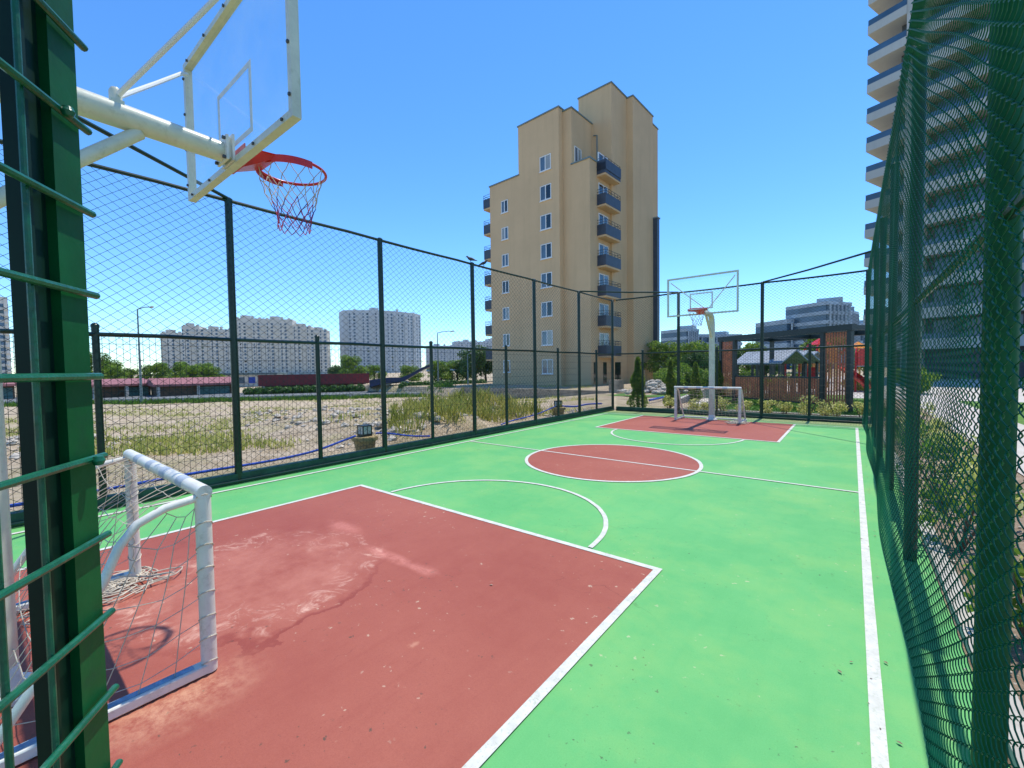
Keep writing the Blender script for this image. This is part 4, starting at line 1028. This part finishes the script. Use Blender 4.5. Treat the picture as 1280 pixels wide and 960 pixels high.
def hedge(label, P, Q_, w_, z0, h, n, leaf=.09, mat='hedge', name='hedge'):
    P = Vector(P[:2]); Q_ = Vector(Q_[:2]); rnd = random.Random(n); L = (Q_-P).length; k = max(3, int(L/(w_*1.1)))
    bl_ = [(lerp(P.x, Q_.x, (i+.5)/k), lerp(P.y, Q_.y, (i+.5)/k), z0+h*.5, w_*.8, w_*.8, h*.52*rnd.uniform(.88, 1.08)) for i in range(k)]
    mb = leaf_cloud(bl_, n, leaf, rnd); o = tag(mb.build(name, mat, None, smooth=False), label, 'hedge'); return o
hedge('clipped green hedge below the long dark red shed', at(305, 485, 46), at(455, 485, 50), .8, -1.0, 1.0, 6000, .14)
hedge('clipped green hedge right of the navy canopy, along the road', at(500, 478, 46), at(606, 478, 52), .8, -.7, 1.05, 6000, .14)
hedge('tall hedge beyond the path behind the chain link', (3.6, 3), (5.4, 24), .7, 0, 1.5, 9000, .09)
hedge('low hedge behind the playground lawn', at(1060, 470, 26), at(1085, 470, 25), .6, 0, .8, 1500, .08, 'leafyellow')

def conifer(x, y, h, r, label):
    rnd = random.Random(int(h*100)); t = thing('conifer', label, 'conifer', (x, y, 0), 'conifers behind the far corner of the court')
    mb = MB(); mb.path([(x,y,0), (x,y,h*.8)], [.05,.015], 8); mb.build('trunk', 'bark', t)
    mb = MB()
    for i in range(5200):
        u = rnd.random()**.8; z = .05+u*h*.97; R2 = r*(1-u)**.62*(.8+.2*math.sin(u*14))*min(1, .75+u*3)
        a = rnd.uniform(0, 6.283); q = R2*math.sqrt(rnd.uniform(.2, 1))*(1+.18*noise.noise(Vector((a*1.5, z*3, h))))
        c = Vector((x+q*math.cos(a), y+q*math.sin(a), z)); up = Vector((math.cos(a)*.5, math.sin(a)*.5, 1)).normalized()
        up = (up+Vector((rnd.uniform(-.5,.5), rnd.uniform(-.5,.5), rnd.uniform(-.2,.3)))).normalized(); sd = up.cross(Vector((rnd.uniform(-1,1), rnd.uniform(-1,1), rnd.uniform(-1,1)))).normalized()
        s = rnd.uniform(.03, .065); mb.add([c-sd*s*.35, c+up*s*.5-sd*s*.4, c+up*s*1.4, c+up*s*.5+sd*s*.4], [(0,1,2,3)])
    mb.build('foliage', 'conifer', t, smooth=False)
conifer(-6.28, 15.45, 1.95, .42, 'fullest conifer, nearest the fence corner')
conifer(-5.55, 16.9, 1.85, .30, 'slim conifer just left of the far goal')
conifer(-5.6, 20.5, 1.75, .36, 'third conifer, farther back behind the far goal')
conifer(-4.9, 21.6, 1.8, .40, 'dark conifer beside the hoop pole and the left pergola post')

def shrub(x, y, h, label, k, mat='leafyellow', grp='yellow leaved shrubs along the garden kerb', z=0):
    rnd = random.Random(k); t = thing('shrub', label, 'shrub', (x, y, z), grp)
    mb = MB()
    for q in range(5): a = q*1.26+k; mb.path([(x,y,z), (x+.1*math.cos(a)*h*2,y+.1*math.sin(a)*h*2,z+h*.5), (x+.2*math.cos(a)*h*2,y+.2*math.sin(a)*h*2,z+h*.9)], [.012,.009,.004], 5)
    mb.build('stems', 'bark', t)
    bl_ = [(x+rnd.uniform(-.33,.33)*h, y+rnd.uniform(-.33,.33)*h, z+h*rnd.uniform(.3,.9), h*.22, h*.22, h*.18) for _ in range(9)]
    leaf_cloud(bl_, 420, .036, rnd).build('foliage', mat, t, smooth=False); return t
row = [(836, .55, 'left of the far goal'), (868, .5, 'behind the left half of the far goal'), (882, .4, 'at the left of the hoop pole foot'), (903, .62, 'right of the hoop pole foot'), (930, .5, 'just right of the far goal'), (959, .52, 'right of the tall fence post'),
       (981, .52, 'second right of the tall fence post'), (1012, .66, 'tallest, below the middle of the pergola'), (1034, .55, 'below the right pergola panel'), (1046, .62, 'widest, below the right pergola post'), (1078, .55, 'last before the chain link fence')]
for i, (px, h, w_) in enumerate(row):
    # shrubs stand in a bed at y = 15.3
    d = at(px, 455, 1)-Vector((0,0,EYE)); t_ = (15.28+.12*(i % 3))/d.y; shrub(d.x*t_, d.y*t_, h, 'yellow edged shrub by the kerb, '+w_, i)
shrub(at(972,485,17.5).x, at(972,485,17.5).y, 1.25, 'tall pale leaved shrub growing through the slats of the pergola', 40, 'leaf', 'shrubs at the pergola')
rr = random.Random(12)
sp = [(.75, 2.2, .5), (1.05, 3.0, .5), (.8, 3.7, .6), (1.2, 4.4, .7), (.75, 5.2, .65), (1.1, 6.0, .7), (.8, 7.0, .75), (1.15, 8.0, .7), (.8, 9.2, .75), (1.1, 10.4, .7), (.85, 11.6, .7), (1.1, 13.0, .7), (1.3, 1.6, .45)]
for i, (x, y, h) in enumerate(sp):
    shrub(x, y, h, 'yellow green flowering shrub in the bed behind the chain link', 60+i, 'leafyellow' if i % 2 else 'leaf', 'shrubs in the bed behind the chain link fence')

# grass and weeds -----------------------------------------------------
def tufts(name, label, spots, h, mat, blades, cat, wdt=.012, seed=1, spread=.16):
    rnd = random.Random(seed); mb = MB()
    for (x, y, z, k) in spots:
        for _ in range(blades):
            a = rnd.uniform(0, 6.283); q = spread*math.sqrt(rnd.random())*k; bx, by = x+q*math.cos(a), y+q*math.sin(a)
            hh = h*k*rnd.uniform(.45, 1.1); lean = rnd.uniform(.05, .4)*hh; b = rnd.uniform(0, 6.283); dx, dy = math.cos(b), math.sin(b); w_ = wdt*k
            mb.add([(bx-dy*w_, by+dx*w_, z), (bx+dy*w_, by-dx*w_, z), (bx+dx*lean*.4+dy*w_*.7, by+dy*lean*.4-dx*w_*.7, z+hh*.6), (bx+dx*lean, by+dy*lean, z+hh), (bx+dx*lean*.4-dy*w_*.7, by+dy*lean*.4+dx*w_*.7, z+hh*.6)], [(0,1,2,3,4)])
    return tag(mb.build(name, mat, None, smooth=False), label, cat, kind='stuff')
rr = random.Random(33); S1 = []; S2 = []; S3 = []
for _ in range(330):       # reeds and weeds close behind the fence
    px = rr.gauss(600, 60); c = rr.uniform(8.6, 15)
    p = at(px, 500, c)
    if p.x < -7.6 and 490 < px < 735: S1.append((p.x, p.y, tz(p.x, p.y), rr.uniform(.45, 1.1)*(1.15-.045*(c-8))))
tufts('tall_dry_grass', 'tall dry yellow green grass behind the fence in front of the stone wall', S1, .56, 'drygrass', 30, 'grass', .007, spread=.24)
for _ in range(4200):
    px = rr.uniform(-20, 740); c = 9+rr.random()**1.3*32
    p = at(px, 500, c); q = noise.noise(Vector((p.x*.22, p.y*.22, 1)))+.5*noise.noise(Vector((p.x*.7, p.y*.7, 2)))
    if p.x < -8 and q > .07 and not (p-Vector((0,0,EYE))).length > 42: S2.append((p.x, p.y, tz(p.x, p.y), rr.uniform(.6, 1.5)))
tufts('weeds', 'low dry weeds scattered over the dusty plot', S2, .15, 'drygrass', 12, 'weeds', .013, 2, .3)
for _ in range(1500):
    s = rr.uniform(-20, RLEN+2); q = onroad(s, 9.0+rr.uniform(0, 2.4), 0); S3.append((q[0], q[1], tz(q[0], q[1]), rr.uniform(.7, 1.4)))
tufts('verge_grass', 'strip of green grass along the near side of the road', S3, .34, 'lawn', 10, 'grass', .03, 3, .4)
# stones
rr = random.Random(8); mb = MB()
def stone(mb, c, s):
    vs = []; n = 6
    for k, (rz_, zz) in enumerate(((.55, -.45), (1, -.1), (.9, .35), (.35, .6))):
        for i in range(n): a = i/n*6.283+k*.3; e = rz_*rr.uniform(.7, 1.15); vs.append((c[0]+s*e*math.cos(a), c[1]+s*e*math.sin(a)*rr.uniform(.8, 1.1), c[2]+s*zz*rr.uniform(.7, 1.1)))
    mb.add(vs, [(5,4,3,2,1,0), (18,19,20,21,22,23)]+[(k*n+i, k*n+(i+1)%n, (k+1)*n+(i+1)%n, (k+1)*n+i) for k in range(3) for i in range(n)])
for c, r_, h in MOUNDS:
    for _ in range(150):
        x, y = c.x+rr.gauss(0, r_*.6), c.y+rr.gauss(0, r_*.6)
        if x < -7.7: stone(mb, (x, y, tz(x, y)+.01), rr.uniform(.02, .14)**1.0)
for _ in range(900):
    p = at(rr.uniform(-10, 720), 500, rr.uniform(8.6, 26))
    if p.x < -7.7: stone(mb, (p.x, p.y, tz(p.x, p.y)), rr.uniform(.01, .05))
tag(mb.build('rubble', 'stone', None, smooth=False), 'broken pale stones strewn over the dusty plot', 'rubble', kind='stuff')
mb = MB()
for _ in range(150):
    a = at(818, 480, 26); x, y = a.x+rr.gauss(0, .9), a.y+rr.gauss(0, .7); stone(mb, (x, y, max(0, .75-.8*math.hypot(x-a.x, y-a.y))+.1), rr.uniform(.10, .26))
for _ in range(500): x = rr.uniform(.48, 1.6); stone(mb, (x, rr.uniform(.8, 14.5), .01), rr.uniform(.006, .028))
for _ in range(200): stone(mb, (rr.uniform(-8.4, -7.2), rr.uniform(9, 14.5), tz(-7.8, 12)+.02), rr.uniform(.02, .07))
tag(mb.build('rock_pile', 'stone', None, smooth=False), 'heap of white rocks behind the conifers and pebbles in the beds', 'rocks', kind='stuff')

# ------------------------------------------------------------------ garden beyond the far fence, and the bed on the right
def flat(name, a, b, z, mat): mb = MB(); mb.add([(a[0],a[1],z), (b[0],a[1],z), (b[0],b[1],z), (a[0],b[1],z)], [(0,1,2,3)]); return struct(name, mb, mat)
flat('garden_soil', (-8.5, YF+.1), (1.6, 16.1), -.012, 'soil')
mb = MB(); mb.box((-4.9, 15.95, -.1), (.9, 16.10, .09)); struct('garden_kerb', mb, 'concrete')
mb = MB(); mb.box((-5.2, 15.0, -.1), (.45, 15.09, .07)); struct('garden_kerb', mb, 'concrete')
flat('lawn_ground', (-4.9, 16.1), (.9, 28), .004, 'turf')
flat('lawn_ground', (-11, 22.5), (-4.9, 60), -.008, 'turf')
rr = random.Random(5); S = [(rr.uniform(-4.9, .9), rr.uniform(16.15, 24), .0, rr.uniform(.6, 1.2)) for _ in range(2600)]
tufts('lawn', 'short bright green lawn in front of the pergola', S, .075, 'lawn', 12, 'grass', .006, 6, .12)
mb = MB(); mb.add([(-3.9,15.2,.012), (-3.4,15.2,.012), (-5.0,22.5,.012), (-6.6,22.5,.012)], [(0,1,2,3)]); struct('path', mb, 'paving')
flat('paved_area', (-.2, 25.5), (14, 70), .008, 'paving')
flat('paved_area', (-4.9, 28), (-.2, 70), .006, 'paving')
# slanting pale garden wall left of the pergola
a, b = at(838, 495, 18.0), at(893, 495, 22.5); d_ = (Vector(b[:2])-Vector(a[:2])).normalized(); n_ = Vector((-d_.y, d_.x))*.09
mb = MB(); vs = []
for p, h in ((a, .12), (b, .62)): vs += [(p.x-n_.x, p.y-n_.y, -.05), (p.x+n_.x, p.y+n_.y, -.05), (p.x+n_.x, p.y+n_.y, h), (p.x-n_.x, p.y-n_.y, h)]
mb.add(vs, [(0,1,2,3), (7,6,5,4), (0,4,5,1), (1,5,6,2), (2,6,7,3), (3,7,4,0)]); tag(mb.build('ramp_wall', 'concrete', None, angle=20), 'pale sloping garden wall left of the pergola', 'wall')
a, b = at(812, 500, 19), at(842, 500, 22); mb = MB(); mb.path([(a.x, a.y, .12), (b.x, b.y, .12)], .05, 8); tag(mb.build('water_pipe', 'hose'), 'blue pipe on the ground between the first two conifers', 'pipe')
# right hand strip
mb = MB(); mb.box((.52, -2, -.1), (.62, 15.0, .06)); struct('bed_kerb', mb, 'concrete')
flat('planting_bed', (.47, -3), (1.9, 25.5), -.004, 'soil')
flat('path', (1.9, -6), (3.4, 25.5), .012, 'paving')
flat('lawn_ground', (3.4, -6), (9, 40), .002, 'turf')

rr = random.Random(77); mb = MB()
for _ in range(90):
    if rr.random() < .75: x, y = XR-.10-abs(rr.gauss(0, .10)), rr.uniform(1, 14)
    elif rr.random() < .5: x, y = XL+.12+abs(rr.gauss(0, .12)), rr.uniform(0, 14)
    else: x, y = rr.uniform(-6.5, .1), rr.uniform(1.5, 13.5)
    a = rr.uniform(0, 6.28); q = rr.uniform(.006, .016); ca, sa = math.cos(a)*q, math.sin(a)*q
    mb.add([(x-ca, y-sa, .0095), (x+sa*.5, y-ca*.5, .0105), (x+ca, y+sa, .0095), (x-sa*.5, y+ca*.5, .0115)], [(0,1,2,3)])
tag(mb.build('leaf_litter', 'soil', None, smooth=False), 'small dry leaves and grit blown over the court', 'litter', kind='stuff')
# pergola --------------------------------------------------------------
PG = thing('pergola', 'dark steel pergola with reddish wooden slat screens in the garden', 'pergola', (-2.4, 20, 0))
PA, PB = Vector((-.10, 18.1)), Vector((-4.82, 21.62)); pd = (PB-PA).normalized(); pn = Vector((pd.y, -pd.x)); pn = -pn if pn.dot(-PA) > 0 else pn; PL = (PB-PA).length
def pf(p): q = PA+pd*p[0]+pn*p[1]; return (q.x, q.y, p[2])   # y: away from the court
for s in (0, PL*.16, PL*.86, PL):
    mb = MB(pf); mb.box((s-.07, 0, 0), (s+.07, .14, 2.72)); mb.build('post', 'darksteel', PG, angle=20)
for s in (0, PL):
    mb = MB(pf); mb.box((s-.07, 2.9, 0), (s+.07, 3.04, 2.72)); mb.build('post', 'darksteel', PG, angle=20)
mb = MB(pf); mb.box((-.12, -.03, 2.722), (PL+.12, .17, 2.93)); mb.build('front_beam', 'darksteel', PG, angle=20)
mb = MB(pf); mb.box((-.12, 2.87, 2.722), (PL+.12, 3.07, 2.92)); mb.build('rear_beam', 'darksteel', PG, angle=20)
for s in (0, PL*.33, PL*.66, PL): mb = MB(pf); mb.box((s-.06, .172, 2.74), (s+.06, 2.868, 2.90)); mb.build('cross_beam', 'darksteel', PG, angle=20)
def slats(s0, s1, y0, z0, z1, w_=.05, gap=.092):
    n = int((s1-s0)/gap)
    for i in range(n):
        a = s0+(i+.5)*(s1-s0)/n-w_/2
        mb = MB(pf); mb.box((a, y0, z0), (a+w_, y0+.03, z1)); mb.build('slat', 'wood', PG, angle=20)
slats(.09, PL*.16-.08, .05, .22, 2.70)
slats(PL*.86+.08, PL-.08, .05, .22, 2.70)
slats(PL*.16+.08, PL*.86-.08, .03, .22, 1.10, .055, .1)
for (z, s0, s1) in ((.17, .08, PL-.08), (1.11, PL*.16+.08, PL*.86-.08)):
    mb = MB(pf); mb.box((s0, .02, z), (s1, .10, z+.05)); mb.build('slat_rail', 'darksteel', PG, angle=20)
# playhouses with grey pitched roofs
def playhouse(px, c, label, w_=1.5, L_=2.6):
    q = at(px, 470, c); t = thing('playhouse', label, 'playhouse', (q.x, q.y, 0), 'playhouses behind the pergola')
    e1, e2 = pd, pn; f = lambda p: (q.x+e2.x*p[0]+e1.x*p[1], q.y+e2.y*p[0]+e1.y*p[1], p[2])
    for a in (-1, 1):
        for b in (-1, 0, 1): mb = MB(f); mb.box((a*w_/2-.05, b*L_/2-.05, 0), (a*w_/2+.05, b*L_/2+.05, 1.75)); mb.build('post', 'darksteel', t, angle=20)
    mb = MB(f); z0, z1, e = 1.72, 2.32, .12; h = L_/2+.2
    for sg in (-1, 1):
        mb.add([(sg*(w_/2+e), -h, z0), (0, -h, z1), (0, h, z1), (sg*(w_/2+e), h, z0), (sg*(w_/2+e), -h, z0-.07), (0, -h, z1-.07), (0, h, z1-.07), (sg*(w_/2+e), h, z0-.07)], [(0,1,2,3), (7,6,5,4), (0,4,5,1), (1,5,6,2), (2,6,7,3), (3,7,4,0)])
    mb.build('roof', 'greyroof', t, angle=20)
    n = 9
    for i in range(n): x = -L_/2+.15+i*(L_-.3)/(n-1); mb = MB(f); mb.box((-w_/2-.03, x-.035, .1), (-w_/2, x+.035, 1.0)); mb.build('picket', 'wood', t, angle=20)
playhouse(962, 21.5, 'playhouse with grey roof, nearest and leftmost behind the pergola'); playhouse(979, 23, 'playhouse with grey roof, middle one behind the pergola'); playhouse(991, 24.6, 'playhouse with grey roof, rightmost and farthest behind the pergola')
# play towers and slides
def slide(t, f, x0, x1, y0, y1, z0, mat, w_=.5):
    mb = MB(f); n = 10; prof = []
    for i in range(n+1):
        u = i/n; prof.append((lerp(x0, x1, u), lerp(y0, y1, u), lerp(z0, .25, u**.92 if u < .9 else 1)))
    dx, dy = x1-x0, y1-y0; l = math.hypot(dx, dy); nx_, ny_ = -dy/l*w_/2, dx/l*w_/2; vs = []
    for p in prof: vs += [(p[0]+nx_, p[1]+ny_, p[2]+.18), (p[0]+nx_*.85, p[1]+ny_*.85, p[2]), (p[0]-nx_*.85, p[1]-ny_*.85, p[2]), (p[0]-nx_, p[1]-ny_, p[2]+.18)]
    mb.add(vs, [(4*i+k, 4*i+k+1, 4*i+5+k, 4*i+4+k) for i in range(n) for k in range(3)]); mb.build('slide', mat, t)
def play_tower(px, c, label, body, roof, slides, h=1.5, hr=2.9):
    p = at(px, 470, c); t = thing('play_tower', label, 'playground tower', (p.x, p.y, 0), 'playground towers behind the pergola')
    r = Vector((R_.x, R_.y)).normalized(); fwd = Vector((F_.x, F_.y)).normalized()
    f = lambda q: (p.x+r.x*q[0]+fwd.x*q[1], p.y+r.y*q[0]+fwd.y*q[1], q[2])
    for a in (-.6, .6):
        for b in (-.6, .6): mb = MB(f); mb.path([(a,b,0), (a,b,h+.7), (a*.65,b*.65,hr-.4)], .05, 8); mb.build('post', 'yellow' if a > 0 else 'redplastic', t)
    mb = MB(f); mb.box((-.62,-.62,h-.06), (.62,.62,h)); mb.build('platform', 'greyroof', t, angle=20)
    mb = MB(f); mb.oprism([(-.55,-.66,h), (-.12,-.66,h), (-.12,-.66,h+.45), (0,-.66,h+.58), (.12,-.66,h+.45), (.12,-.66,h), (.55,-.66,h), (.55,-.66,h+.75), (.4,-.66,h+.95), (-.4,-.66,h+.95), (-.55,-.66,h+.75)], 0, (0,.04,0))
    mb.build('panel', body, t, angle=20)
    mb = MB(f); mb.add([(-.45,-.45,hr-.4), (.45,-.45,hr-.4), (.45,.45,hr-.4), (-.45,.45,hr-.4), (0,0,hr)], [(3,2,1,0), (0,1,4), (1,2,4), (2,3,4), (3,0,4)]); mb.build('roof', roof, t, angle=20)
    for s_ in slides: slide(t, f, *s_)
play_tower(1003, 25, 'orange panelled play tower with red slide, left of the yellow slide', 'orange', 'redplastic', [(-.3,-.6,-1.3,-1.6,1.45,'redplastic')], 1.15, 2.4)
play_tower(1024, 26, 'red and orange play tower with yellow slide, behind the right slat screen', 'orange', 'redplastic', [(-.4,-.6,-1.6,-1.5,1.7,'yellow')], 1.7, 3.2)
play_tower(1072, 25, 'red play tower with two red slides, right of the pergola', 'redplastic', 'orange', [(-.2,-.6,1.3,-1.8,1.5,'redplastic',.45), (.5,-.55,2.0,-1.6,1.5,'redplastic',.45)], 1.5, 2.9)
